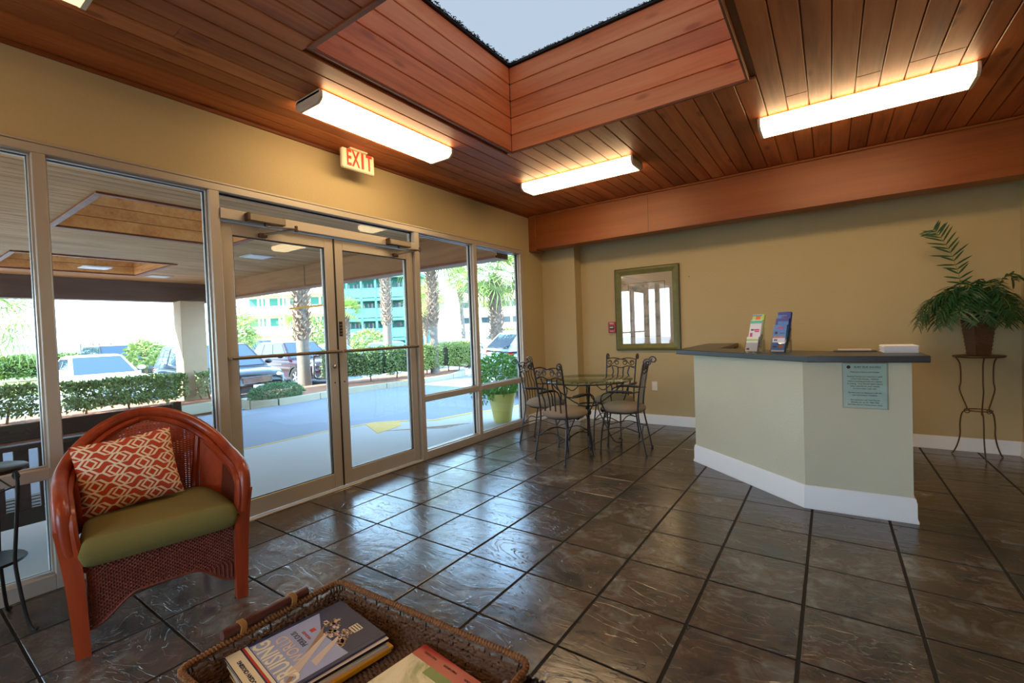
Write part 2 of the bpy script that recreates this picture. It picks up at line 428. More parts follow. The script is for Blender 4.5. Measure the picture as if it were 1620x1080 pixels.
# ------------------------------------------------------------------ room shell
XW, YB, XR, YF, ZC = -.45, 4.47, 4.50, -4.5, 2.945
T = .42
# floor: grout bed, slate tiles one by one where the camera looks
floor = MB().box(XW-.02, XR+.02, YF, YB+.02, -.08, -.005).build('floor', 'dark_grout', smooth=None); struct(floor)
tm = {}
def tile_mesh(wx, wy):
    k = (round(wx, 3), round(wy, 3))
    if k not in tm: tm[k] = MB().box(-wx/2, wx/2, -wy/2, wy/2, -.0049, 0, .0018).mesh('tile', 'slate_tile', .5)
    return tm[k]
rest = MB(); g = .0052
xs = [XW]+[T*i for i in range(-1, 11)]+[XR]; ys = [YF]+[T*j for j in range(-10, 11)]+[YB]
for i in range(len(xs)-1):
    for j in range(len(ys)-1):
        x0, x1, y0, y1 = xs[i]+g*1.35, xs[i+1]-g*1.35, ys[j]+g, ys[j+1]-g
        if x1-x0 < .01 or y1-y0 < .01: continue
        if y1 < -1.7: rest.box(x0, x1, y0, y1, -.0049, 0, .002)
        else: 
            t_ = link('tile', tile_mesh(x1-x0, y1-y0), floor, ((x0+x1)/2, (y0+y1)/2, random.uniform(-.0006, .0006)))
            t_.rotation_euler = (random.uniform(-.001, .001), random.uniform(-.001, .001), 0)
tag(rest.build('tile_field', 'slate_tile', floor, .5), kind='stuff')

# skylight opening in the ceiling
SX0, SX1, SY0, SY1, SZ = .72, 2.63, -.10, 1.845, 3.70
ceil = MB()
for a in ((XW-.15, SX0-.02, YF, YB+.1), (SX1+.02, XR+.1, YF, YB+.1), (SX0-.02, SX1+.02, YF, SY0-.02), (SX0-.02, SX1+.02, SY1+.02, YB+.1)):
    ceil.box(*a, ZC+.018, ZC+.12)
ceil = ceil.build('ceiling', 'trim_wood', smooth=None); struct(ceil)
PW = .1365
def plank(par, x0, x1, y0, y1, z0, z1, mat, name='plank', b=.004):
    return MB().box(x0, x1, y0, y1, z0, z1, b).build(name, mat, par, .5)
x = XW; k = 0
while x < XR-.01:
    x1 = min(x+PW, XR); segs = [(YF, YB)]
    if x1 > SX0-.01 and x < SX1-.0: segs = [(YF, SY0-.02), (SY1+.02, YB)]
    for (a, b_) in segs:
        js = [a, b_]
        if b_-a > 6: js.insert(1, random.choice((-2.2, -.6, .9, 2.3, 3.0)))
        elif b_-a > 4: js.insert(1, random.uniform(a+1, b_-1))
        for q in range(len(js)-1):
            xa = x; xb = x1
            plank(ceil, xa+.003, xb-.003, js[q]+.001, js[q+1]-.001, ZC, ZC+.018, 'ceiling_wood')
    x = x1; k += 1

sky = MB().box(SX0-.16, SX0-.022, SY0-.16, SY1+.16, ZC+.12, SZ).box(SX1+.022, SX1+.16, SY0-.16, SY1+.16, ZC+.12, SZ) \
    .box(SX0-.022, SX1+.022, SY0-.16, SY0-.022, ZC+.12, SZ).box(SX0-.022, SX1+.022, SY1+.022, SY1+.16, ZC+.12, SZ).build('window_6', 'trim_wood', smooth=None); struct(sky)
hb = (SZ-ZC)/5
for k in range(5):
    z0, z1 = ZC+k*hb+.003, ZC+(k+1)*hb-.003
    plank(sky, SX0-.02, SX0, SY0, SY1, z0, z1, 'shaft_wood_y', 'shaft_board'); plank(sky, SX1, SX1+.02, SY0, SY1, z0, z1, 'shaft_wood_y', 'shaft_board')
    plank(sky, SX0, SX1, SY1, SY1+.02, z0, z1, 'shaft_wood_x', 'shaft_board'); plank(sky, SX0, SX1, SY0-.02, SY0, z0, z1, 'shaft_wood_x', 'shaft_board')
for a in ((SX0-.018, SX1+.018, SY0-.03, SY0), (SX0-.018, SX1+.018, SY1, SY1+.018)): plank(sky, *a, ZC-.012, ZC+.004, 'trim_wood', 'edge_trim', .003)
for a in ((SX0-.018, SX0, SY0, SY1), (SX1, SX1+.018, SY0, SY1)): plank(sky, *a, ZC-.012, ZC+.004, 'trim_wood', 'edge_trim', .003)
MB().box(SX0-.05, SX1+.05, SY0-.05, SY1+.05, SZ+.02, SZ+.028).build('pane', 'skylight_glass', sky, None)
fr = MB()
for a in ((SX0-.1, SX1+.1, SY0-.1, SY0+.022), (SX0-.1, SX1+.1, SY1-.022, SY1+.1), (SX0-.1, SX0+.022, SY0, SY1), (SX1-.022, SX1+.1, SY0, SY1)): fr.box(*a, SZ, SZ+.02)
fr.build('skylight_frame', 'frame_seal', sky, None)
# dark fuzz just under the glass along the frame
lt = MB(); 
for i in range(1500):
    s_ = random.random(); u = random.random()**2*.05
    px, py = random.choice(((SX0+.018+u*.6, lerp(SY0, SY1, s_)), (lerp(SX0, SX1, s_), SY1-.018-u*.6)))
    a = random.uniform(0, PI); l = random.uniform(.006, .02)
    lt.strip([(px, py, SZ+.017), (px+math.cos(a)*l, py+math.sin(a)*l, SZ+.017-random.random()*.008)], (0, 0, 1), .004, .003)
tag(lt.build('edge_fuzz', 'hedge_core', None, None), 'strip of dark fuzz along the edges of the skylight glass', 'litter', kind='stuff')

# walls
Z1, Z0 = 2.43, 0
ys0, ys1 = -3.6, 3.74
wl = MB().box(XW-.15, XW, YF, YB+.15, Z1, ZC+.05).box(XW-.15, XW, ys1, YB+.15, -.3, Z1).box(XW-.15, XW, YF-.15, ys0, -.3, Z1).box(XW-.15, XW-.02, ys0, ys1, -.3, -.005)
wl = struct(wl.build('wall_left', 'wall_paint', smooth=None))
wb = struct(MB().box(XW, XR+.15, YB, YB+.15, -.1, ZC+.05).build('wall_back', 'wall_paint', smooth=None))
MB().box(XW, .085, 4.27, YB, 0, ZC+.02).build('pilaster', 'wall_paint', wb, None)
wr = struct(MB().box(XR, XR+.15, YF-.15, YB, -.1, ZC+.05).build('wall_right', 'wall_paint', smooth=None))
wf = MB().box(XW, 1.2, YF-.15, YF, -.1, ZC).box(3.6, XR, YF-.15, YF, -.1, ZC).box(1.2, 3.6, YF-.15, YF, 2.2, ZC).box(1.2, 3.6, YF-.15, YF, -.1, .3)
wf = struct(wf.build('wall_front', 'wall_paint', smooth=None))
wn = struct(MB().box(1.2, 3.6, YF-.08, YF-.07, .3, 2.2).build('window_7', 'window_glass', None, None))
fr = MB()
for a in ((1.2, 1.26, .3, 2.2), (3.54, 3.6, .3, 2.2), (2.37, 2.43, .3, 2.2), (1.2, 3.6, .3, .36), (1.2, 3.6, 2.14, 2.2)): fr.box(a[0], a[1], YF-.12, YF-.03, a[2], a[3], .004)
fr.build('window_frame', 'frame_metal', wn, .5)
# roof mass of the building above the room
struct(MB().box(XW-.15, SX0-.16, YF-.3, YB+.3, ZC+.125, 3.6).box(SX1+.16, XR+.4, YF-.3, YB+.3, ZC+.125, 3.6).box(SX0-.16, SX1+.16, YF-.3, SY0-.16, ZC+.125, 3.6).box(SX0-.16, SX1+.16, SY1+.16, YB+.3, ZC+.125, 3.6).build('roof', 'white_stucco', smooth=None))
# baseboards with a moulded top
def baseboard(name, pts, h=.13, par=None, d=.014, mat='white_trim'):
    # pts run so that the room lies to the left of the path
    m = MB(); P = [V((p[0], p[1], 0)) for p in pts]; N = len(P); prof = [(0, 0), (d*1.5, 0), (d*1.5, .012), (d, .03), (d, h-.03), (d*.75, h-.022), (d*.75, h-.012), (d*.3, h), (0, h)]
    rings = []
    for i in range(N):
        t1 = (P[i]-P[i-1]).normalized() if i else (P[1]-P[0]).normalized(); t2 = (P[i+1]-P[i]).normalized() if i < N-1 else t1
        n1 = V((-t1.y, t1.x, 0)); n2 = V((-t2.y, t2.x, 0)); nn = (n1+n2).normalized(); nn = nn/max(.3, nn.dot(n1))
        rings.append([P[i]+nn*a+V((0, 0, z)) for a, z in prof])
    n = len(prof); fs = []
    for i in range(N-1):
        for k in range(n): fs.append((i*n+k, (i+1)*n+k, (i+1)*n+(k+1) % n, i*n+(k+1) % n))
    fs += [tuple(range(n)), tuple((N-1)*n+k for k in range(n))[::-1]]
    m.add([p for r in rings for p in r], fs)
    return m.build(name, mat, par, .5, fix=True)
struct(baseboard('baseboard_back', [(XR, YB), (.085, YB), (.085, 4.27), (XW, 4.27), (XW, 3.745)], .13))
struct(baseboard('baseboard_right', [(XR, YF), (XR, YB)], .13))
# dark timber beam below the ceiling
bm_ = struct(MB().box(-.33, XR, 3.93, 4.16, 2.46, ZC-.004, .004).build('trim_1', 'beam_wood', smooth=.5), 'wide orange-brown timber beam across the ceiling before the back wall')
MB().box(-.33, XR, 3.905, 3.932, ZC-.03, ZC-.004, .008).build('cove_moulding', 'beam_wood', bm_, .5)
MB().box(-.45, -.33, 3.92, 4.16, 2.44, ZC-.004, .004).build('end_board', 'beam_wood', bm_, .5)
MB().box(1.268, 1.272, 3.9285, 3.931, 2.46, ZC-.03).build('butt_joint', 'plastic_black', bm_, None)
struct(MB().box(XW, XW+.018, YF, 3.92, ZC-.028, ZC-.002, .004).build('trim_2', 'trim_wood', smooth=.5))

# storefront framing
XI, XG, XO = XW+.012, XW-.055, XW-.10          # inner face, glass, outer face
stf = struct(MB().box(XO, XI, ys0, ys1, Z1-.05, Z1, .003).build('trim_3', 'frame_metal', smooth=.5))
MB().box(XI-.002, XI+.006, ys0, ys1, Z1, Z1+.014, .002).build('head_flashing', 'frame_metal', stf, .5)
mul = {'A': (-1.05, -.995), 'B': (-.195, -.13), 'C': (1.705, 1.77), 'D': (2.655, 2.715), 'Z': (-2.35, -2.29)}
for k, (a, b_) in mul.items():
    MB().box(XO, XI, a, b_, 0, Z1-.05, .003).build('mullion', 'frame_metal', stf, .5)
for a, b_ in ((ys0, ys0+.05), (3.665, 3.74)): MB().box(XO, XI, a, b_, 0, Z1-.05, .003).build('jamb', 'frame_metal', stf, .5)
bays = [(ys0+.05, -2.35), (-2.29, -1.05), (-.995, -.195), (1.77, 2.655), (2.715, 3.665)]
for i, (a, b_) in enumerate(bays):
    MB().box(XO, XI, a, b_, 0, .085, .003).build('sill', 'frame_metal', stf, .5)
    MB().box(XO, XI, a, b_, .61, .67, .003).build('mid_rail', 'frame_metal', stf, .5)
    nm = ['window_8', 'window_1', 'window_2', 'window_4', 'window_5'][i]
    wd = struct(MB().box(XG-.003, XG+.003, a, b_, .67, Z1-.05).build(nm, 'window_glass', smooth=None))
    MB().box(XG-.003, XG+.003, a, b_, .085, .61).build('pane', 'window_glass', wd, None)
    sl = MB(); br = MB()
    for z0, z1 in ((.085, .61), (.67, Z1-.05)):
        for m_, x0, x1 in ((sl, XG+.003, XG+.014), (br, XG+.014, XG+.034)):
            m_.box(x0, x1, a, a+.009, z0, z1); m_.box(x0, x1, b_-.009, b_, z0, z1); m_.box(x0, x1, a+.009, b_-.009, z0, z0+.009); m_.box(x0, x1, a+.009, b_-.009, z1-.009, z1)
        for m_, x0, x1 in ((sl, XG-.014, XG-.003),):
            m_.box(x0, x1, a, a+.009, z0, z1); m_.box(x0, x1, b_-.009, b_, z0, z1); m_.box(x0, x1, a+.009, b_-.009, z1-.009, z1)
    rt = MB()
    for z0, z1 in ((.085, .61), (.67, Z1-.05)): rt.box(XG-.03, XG-.015, b_-.012, b_, z0, z1); rt.box(XG-.03, XG-.015, a, a+.006, z0, z1); rt.box(XG-.03, XG-.015, a+.006, b_-.012, z1-.012, z1)
    rt.build('daylit_stop', 'white_trim', wd, None)  # white colour stands in for daylight on the outboard aluminium
    sl.build('glazing_seal', 'frame_seal', wd, None); br.build('glazing_bead', 'frame_metal', wd, None)
# transom over the doors
MB().box(XO, XI+.012, -.13, 1.705, 2.19, 2.265, .003).build('transom_bar', 'frame_metal', stf, .5)
wd = struct(MB().box(XG-.003, XG+.003, -.13, 1.705, 2.265, Z1-.05).build('window_3', 'window_glass', smooth=None))
MB().box(XG+.003, XG+.014, -.13, 1.705, Z1-.062, Z1-.05).box(XG+.003, XG+.014, 1.695, 1.705, 2.265, Z1-.05).box(XG+.003, XG+.014, -.13, 1.705, 2.265, 2.272).build('glazing_seal', 'frame_seal', wd, None)
struct(MB().box(XO, XI, -.13, 1.705, 0, .012, .003).build('trim_4', 'frame_metal', smooth=.5))
def door(name, y0, y1, hinge):
    s = .085; zt, zb = 2.18, .02; xo, xi = XW-.07, XW-.022
    m = MB().box(xo, xi, y0, y0+s, zb, zt, .003).box(xo, xi, y1-s, y1, zb, zt, .003).box(xo, xi, y0+s, y1-s, zt-.09, zt, .003).box(xo, xi, y0+s, y1-s, zb, zb+.125, .003)
    d = struct(m.build(name, 'frame_metal', smooth=.5))
    MB().box(XG-.003+.01, XG+.003+.01, y0+s, y1-s, zb+.125, zt-.09).build('pane', 'window_glass', d, None)
    sl = MB(); a, b_, z0, z1 = y0+s, y1-s, zb+.125, zt-.09; x0, x1 = XG+.013, XG+.024
    MB().box(XG-.012, XG+.004, b_-.011, b_, z0, z1).box(XG-.012, XG+.004, a, a+.005, z0, z1).build('daylit_stop', 'white_trim', d, None)  # daylight on the door's outboard metal, put in as white colour
    sl.box(x0, x1, a, a+.006, z0, z1).box(x0, x1, b_-.006, b_, z0, z1).box(x0, x1, a, b_, z0, z0+.006).box(x0, x1, a, b_, z1-.006, z1); sl.build('glazing_seal', 'frame_seal', d, None)
    pb = MB().tube([(xi+.05, y0+.02, 1.2), (xi+.05, y1-.02, 1.2)], .0135, 10).build('push_bar', 'bar_metal', d)
    MB().tube([(xi, y0+.025, 1.2), (xi+.055, y0+.025, 1.2)], .014, 8).build('bar_post', 'frame_metal', pb); MB().tube([(xi, y1-.025, 1.2), (xi+.055, y1-.025, 1.2)], .014, 8).build('bar_post', 'frame_metal', pb)
    return d, xi, xo
d1, xi, xo = door('door_1', -.125, .777, 0); d2, _, _ = door('door_2', .783, 1.70, 1)
MB().tube(spline([(xo, .735, 1.17), (xo-.05, .72, 1.17), (xo-.075, .63, 1.16), (xo-.075, .62, 1.07), (xo-.075, .63, .98), (xo-.05, .72, .965), (xo, .735, .965)], 5), .011, 10).build('pull_handle', 'chrome', d1)
MB().lathe([(.016, 0), (.016, .012), (.01, .016)], 14, Matrix.Translation((xi, .735, 1.07)) @ Matrix.Rotation(PI/2, 4, 'Y')).build('lock_cylinder', 'chrome', d1)
for dd, yy in ((d1, .735), (d2, .83)):
    MB().lathe([(.006, 0), (.006, .006)], 8, Matrix.Translation((xi, yy, .93)) @ Matrix.Rotation(PI/2, 4, 'Y')).build('screw', 'plastic_black', dd)
pl = MB().box(xi, xi+.002, .80, .835, 1.33, 1.46, .0008).build('label_plate', 'plastic_black', d2, .5)
for i in range(4): MB().box(xi+.0018, xi+.0026, .805, .83, 1.35+.027*i, 1.353+.027*i).build('printed_line', 'frame_metal', pl, None)
MB().box(xi-.01, xi+.006, .774, .786, .02, 2.18).build('astragal', 'frame_seal', d2, None)
def closer(d, y0, dirn):
    c = MB().box(XI+.012, XI+.068, y0, y0+.27, 2.195, 2.25, .006).build('closer', 'closer_metal', d, .5)
    MB().box(XI+.010, XI+.07, y0-.012, y0+.002, 2.193, 2.253, .004).build('end_cap', 'bronze_iron', c, .5)
    MB().lathe([(.016, -.02), (.016, 0), (.01, .004)], 12, Matrix.Translation((XI+.04, y0+.13, 2.195))).build('spindle', 'plastic_black', c)
    e = V((XI+.15, y0+.30, 2.165)); h = V((xi+.02, y0+.13, 2.12))
    MB().strip([(XI+.04, y0+.13, 2.172), e], (0, 0, 1), .008, .022).build('arm', 'closer_metal', c, .5)
    MB().tube([e-V((0, 0, .0)), h], .008, 8).build('arm', 'closer_metal', c)
    MB().lathe([(.012, -.022), (.012, .022)], 10, Matrix.Translation(e)).build('elbow', 'bronze_iron', c)
    MB().box(xi, xi+.03, y0+.10, y0+.16, 2.10, 2.13, .004).build('shoe', 'bronze_iron', c, .5)
closer(d1, .04, 1); closer(d2, 1.33, 1)

# ------------------------------------------------------------------ exterior: canopy, ground
GZ = -.12
G2 = -.45
ground = struct(MB().add([(x, y, z) for y in (-60, 90) for x, z in ((40, GZ-.02), (-6.9, GZ-.02), (-10.2, G2), (-120, G2))], [(0, 1, 5, 4), (1, 2, 6, 5), (2, 3, 7, 6)]).build('ground', 'asphalt', smooth=None), 'parking lot paving', None)
road = struct(MB().prism([(-.62, -30), (-.62, 5.3), (30, 5.3), (30, 60), (-6.9, 60), (-6.9, -30)], -.3, GZ).build('road', 'asphalt', smooth=None))
walk = struct(MB().prism([(-2.95, -30), (XW-.15, -30), (XW-.15, 5.3), (-1.5, 5.3), (-1.6, 4.75), (-1.85, 4.2), (-2.0, 3.5), (-2.43, 3.22), (-2.74, 2.93), (-2.92, 2.2)], -.3, -.03).build('sidewalk', 'concrete', smooth=None))
MB().box(-2.98, -2.93, -30, 2.25, -.0295, -.027).build('painted_edge', 'yellow_paint', walk, None)
MB().prism([(-2.93, 2.2), (-2.75, 2.92), (-2.44, 3.20), (-2.02, 3.48), (-1.87, 4.2), (-1.62, 4.72), (-1.52, 5.3), (-1.6, 5.3), (-1.70, 4.76), (-1.95, 4.25), (-2.10, 3.53), (-2.50, 3.27), (-2.82, 2.97), (-2.99, 2.2)], -.029, -.026).build('painted_edge', 'yellow_paint', walk, None)
MB().prism([(-2.80, 2.78), (-2.1, 2.45), (-2.2, 2.95), (-2.46, 3.17), (-2.74, 2.92)], -.0292, -.0262).build('ramp_flare', 'yellow_paint', walk, None)
for i in range(5):
    MB().prism([(-2.15+.09*i, 2.60+.10*i), (-1.45+.02*i, 3.15+.10*i), (-1.46+.02*i, 3.165+.10*i), (-2.16+.09*i, 2.615+.10*i)], -.0295, -.0265).build('ramp_groove', 'stucco', walk, None)
# curb with mulch bed beyond the driveway, gap where the lot opens between two beds
curb_pts = [(-7.9, 3.35), (-7.25, 3.25), (-6.9, 3.6), (-6.95, 4.6), (-7.1, 5.4), (-6.95, 6.6), (-6.8, 7.7), (-6.9, 9.2), (-7.6, 10.6)]
bed = struct(MB().prism([(-7.9, 3.4), (-7.2, 3.3), (-6.95, 3.65), (-7.0, 4.6), (-7.15, 5.4), (-7.0, 6.6), (-6.85, 7.7), (-6.95, 9.2), (-7.6, 10.6), (-8.9, 10.8), (-8.9, 6.2), (-8.95, 4.4)], -.3, .0).build('mulch_bed', 'mulch', smooth=None))
cp = spline([(x_, y_, -.02) for x_, y_ in curb_pts], 4)
for i in range(0, len(cp)-1, 4):
    seg = cp[i:min(i+5, len(cp))]
    seg = [seg[0].lerp(seg[1], .03)]+seg[1:-1]+[seg[-1].lerp(seg[-2], .03)]
    MB().strip([p-V((0, 0, .06)) for p in seg], (0, 0, 1), .2, .15).build('curb_stone', 'curb_concrete', bed, .5)
bed2 = struct(MB().prism([(-9.9, -6), (-8.0, -6), (-7.9, 1.6), (-8.0, 2.9), (-8.5, 3.45), (-9.2, 3.6), (-10.0, 3.3)], -.3, .0).build('mulch_bed', 'mulch', smooth=None))
cp = [(-8.0, -6), (-7.95, -3), (-7.9, -.5), (-7.9, 1.6), (-8.0, 2.85), (-8.45, 3.4), (-9.2, 3.62)]
for i in range(len(cp)-1):
    a, b_ = V((*cp[i], -.08)), V((*cp[i+1], -.08))
    MB().strip([a.lerp(b_, .01), b_.lerp(a, .01)], (0, 0, 1), .2, .15).build('curb_stone', 'curb_concrete', bed2, .5)
struct(MB().box(-60, -22, -20, 12, G2-.02, G2+.05).build('lawn', 'lawn', smooth=None))
# canopy
CX, CY, CZ, CB = -9.4, 3.35, 2.72, 2.31
can = MB(); hol = [(-4.15, -2.40, -.28, 1.50), (-8.35, -6.45, -.28, 1.62), (-6.9, -5.1, -5.2, -3.4)]
gx = sorted({CX-.3, XW-.15}|{h[0] for h in hol}|{h[1] for h in hol}); gy = sorted({-7.0, CY+.3}|{h[2] for h in hol}|{h[3] for h in hol})
for i in range(len(gx)-1):
    for j in range(len(gy)-1):
        mx_, my_ = (gx[i]+gx[i+1])/2, (gy[j]+gy[j+1])/2
        if any(h[0] < mx_ < h[1] and h[2] < my_ < h[3] for h in hol): continue
        can.box(gx[i], gx[i+1], gy[j], gy[j+1], CZ+.02, CZ+.6)
can = struct(can.build('canopy_roof', 'stucco', smooth=None))
pls = MB(); x = XW-.15
while x > CX:
    x1 = max(x-.137, CX); cuts = [(-7.0, CY)]
    for h in hol:
        if x > h[0]+.01 and x1 < h[1]-.01:
            nc = []
            for a, b_ in cuts:
                if h[2] > a and h[3] < b_: nc += [(a, h[2]), (h[3], b_)]
                else: nc.append((a, b_))
            cuts = nc
    for a, b_ in cuts:
        if x > -4.6:
            MB().box(x1+.003, x-.003, a, b_, CZ, CZ+.018, .003).build('plank', 'canopy_wood', can, .5)
        else: pls.box(x1+.003, x-.003, a, b_, CZ, CZ+.018)
    x = x1
tag(pls.build('plank_field', 'canopy_wood', can, None), kind='stuff')
for h in hol:
    for k in range(4):
        z0, z1 = CZ+.0+k*.145+.003, CZ+(k+1)*.145-.003
        for a in ((h[0]+.001, h[0]+.02, h[2]+.02, h[3]-.02), (h[1]-.02, h[1]-.001, h[2]+.02, h[3]-.02), (h[0]+.001, h[1]-.001, h[2]+.001, h[2]+.02), (h[0]+.001, h[1]-.001, h[3]-.02, h[3]-.001)):
            plank(can, *a, z0, z1, 'coffer_wood', 'coffer_board', .003)
    for a in ((h[0]-.06, h[0]+.0, h[2]-.06, h[3]+.06), (h[1], h[1]+.06, h[2]-.06, h[3]+.06), (h[0], h[1], h[2]-.06, h[2]), (h[0], h[1], h[3], h[3]+.06)):
        plank(can, *a, CZ-.02, CZ+.002, 'trim_wood', 'edge_trim', .003)
    MB().box(h[0]-.02, h[1]+.02, h[2]-.02, h[3]+.02, CZ+.60, CZ+.61).build('pane', 'skylight_glass', can, None)
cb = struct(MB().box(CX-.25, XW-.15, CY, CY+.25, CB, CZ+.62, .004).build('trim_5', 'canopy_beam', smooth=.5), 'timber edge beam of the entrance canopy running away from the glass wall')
MB().box(CX, XW-.15, CY-.03, CY, CB, CB+.035, .004).build('drip_edge', 'trim_wood', cb, .5)
MB().box(-5.22, -5.205, CY-.003, CY+.001, CB, CZ).build('butt_joint', 'plastic_black', cb, None)
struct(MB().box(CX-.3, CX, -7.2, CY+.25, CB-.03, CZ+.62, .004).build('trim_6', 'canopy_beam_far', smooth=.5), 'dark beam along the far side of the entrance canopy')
col = tag(MB().box(-9.42, -9.0, 2.60, 3.10, -.3, CB-.03, .01).build('canopy_column', 'stucco', smooth=.5), 'square beige stucco column at the far corner of the entrance canopy', 'column')
tag(MB().box(-9.42, -9.0, -6.9, -6.4, -.3, CB-.03, .01).build('canopy_column', 'stucco', smooth=.5), 'square stucco column at the hidden far left end of the entrance canopy', 'column')
for (x_, y_, l_) in ((-7.6, 1.05-.2, 'pale square recessed light in the canopy ceiling, nearest the far coffer'), (-8.3, 2.0, 'pale square recessed light in the canopy ceiling, nearest the corner column'), (-4.75, 2.25, 'pale square recessed light in the canopy ceiling, seen through the left door')):
    d = thing('canopy_light', l_, 'light', (x_, y_, CZ), 0, 'recessed lights of the canopy')
    MB().box(-.2, .2, -.2, .2, -.012, 0, .003).build('light_frame', 'frame_metal', d, .5); MB().box(-.15, .15, -.15, .15, -.018, -.012, .002).build('diffuser', 'plastic_white', d, .5)
# clearance bar hung from the beam
d = thing('clearance_bar', 'yellow clearance bar hanging below the canopy beam outside the left door', 'bar', (-5.3, CY+.12, 1.94))
MB().box(-.72, .72, -.012, .012, -.02, .02, .003).build('bar', 'bright_yellow', d, .5)
for s_ in (-.6, .6): MB().tube([(s_, 0, .012), (s_, 0, .38)], .0025, 5).build('chain', 'chrome', d)

# ------------------------------------------------------------------ ceiling lamps
def lamp(x, y, along, label, lens='lamp_lens'):
    L = 1.27; t = thing('ceiling_lamp', label, 'lamp', (x, y, ZC), 0 if along == 'y' else PI/2, 'fluorescent ceiling lamps')
    MB().box(-.135, .135, -L/2, L/2, -.03, 0, .004).build('lamp_housing', 'lamp_body', t, .5)
    w_, h_ = .142, .085; n = 12; prof = [(-w_, -.012), (-w_, -h_*.62), (-w_*.9, -h_*.82), (-w_*.72, -h_), (w_*.72, -h_), (w_*.9, -h_*.82), (w_, -h_*.62), (w_, -.012)]
    m = MB(); vs = [(a, yy, b_) for yy in (-L/2+.02, L/2-.02) for a, b_ in prof]; k = len(prof)
    m.add(vs, [(i, i+1, k+i+1, k+i) for i in range(k-1)]); m.build('lamp_lens', lens, t, None)
    for s_ in (-1, 1):
        y0 = s_*(L/2-.02); y1 = s_*(L/2)
        m = MB(); vs = [(a*1.02, yy, b_*1.03) for yy in (y0, y1) for a, b_ in prof]; m.add(vs, [(i, (i+1) % k, k+(i+1) % k, k+i) for i in range(k)]+[tuple(range(k)), tuple(range(k, 2*k))[::-1]])
        m.build('end_cap', 'lamp_body', t, None, fix=True)
    return t
lamp(.235, .79, 'y', 'lit ceiling lamp beside the EXIT sign, parallel to the glass wall')
lamp(.93, 2.76, 'x', 'smaller-looking lit ceiling lamp between skylight and beam, nearest the glass wall corner')
lamp(3.25, 2.69, 'x', 'lit ceiling lamp above the reception counter, right of the skylight')
lamp(.40, -1.60, 'y', 'lit ceiling lamp cut off by the top left corner of the photo', 'lamp_lens_dim')
lamp(2.9, -2.9, 'x', 'ceiling lamp behind the viewer, right of the front window'); lamp(1.2, -3.3, 'x', 'ceiling lamp behind the viewer, left of the front window')

# ------------------------------------------------------------------ reception counter
co = thing('reception_counter', 'sage painted angled reception counter with dark top and white base', 'counter', (2.9, 2.17, 0))
def sh(p): return [(x-2.9, y-2.17) for x, y in p]
MB().prism(sh([(1.98, YB-.002), (1.98, 2.975), (2.90, 2.17), (3.485, 2.20), (3.485, 2.60), (3.02, 2.58), (2.10, 3.2), (2.10, YB-.002)]), .0, 1.03).build('body', 'counter_paint', co, None)
b_ = MB().prism(sh([(1.80, YB-.003), (1.80, 3.03), (2.935, 2.105), (3.57, 2.15), (3.57, 2.78), (3.05, 2.70), (2.36, 3.13), (2.15, 3.28), (2.15, YB-.003)]), 1.032, 1.075)
o = b_.build('counter_top', 'counter_top', co, None)
md = o.modifiers.new('b', 'BEVEL'); md.width = .004; md.segments = 1; md.limit_method = 'ANGLE'
o = baseboard('base_moulding', sh([(3.487, 2.62), (3.487, 2.198), (2.90, 2.168), (1.978, 2.973), (1.978, YB-.003)][::1]), .16, co)
# notice taped to the counter
nz = .872
nn = V((.03, -.585, 0)).normalized(); nr = V((.585, .03, 0)).normalized()
nc = V((3.245, 2.17+(3.245-2.9)*.0513-.004, nz))
nt_ = thing('notice', 'pale green printed parking notice in a clear sleeve on the counter front', 'notice', nc, math.atan2(.03, .585))
MB().box(-.115, .115, -.001, 0, -.148, .148).build('paper', 'paper_green', nt_, None)
MB().box(-.122, .124, -.0022, -.0016, -.152, .160).build('clear_sleeve', 'acrylic', nt_, None)
lines = [(0.125, .017, 'SURF SIDE SHORES', 1), (.092, .0125, 'Welcome Owners and Guests', 0), (.062, .0125, 'Parking Permits are required to park', 0), (.046, .0125, 'at Surf Side Shores.  Vehicles', 0), (.030, .0125, 'without parking permits are subject', 0), (.014, .0125, 'to towing.  Your Rental Agent should', 0), (-.002, .0125, 'issue a permit for each vehicle', 0), (-.018, .0125, 'no more than 2 per unit.', 0), (-.046, .0125, 'Permits must be displayed with the', 0), (-.062, .0125, 'unit information complete.', 0), (-.094, .0125, 'Any questions call Gulf Shores', 0), (-.110, .0125, 'Rentals, Inc. at 251-968-7366', 0), (-.126, .0125, 'Surf Side Shores Homeowners Assn.', 0)]
for z_, s_, tx, hd in lines:
    text(tx, 'ink', nt_, s_, (.015 if hd else 0, -.0012, z_), (PI/2, 0, 0), maxw=.20, ext=.0002, extra=.0002)
MB().box(-.055, .085, -.0016, -.0011, .1135, .1145).build('underline', 'ink', nt_, None)
MB().lathe([(.011, 0), (.011, .0005)], 12, Matrix.Translation((-.085, -.0011, .125)) @ Matrix.Rotation(PI/2, 4, 'X')).build('emblem', 'ink', nt_)

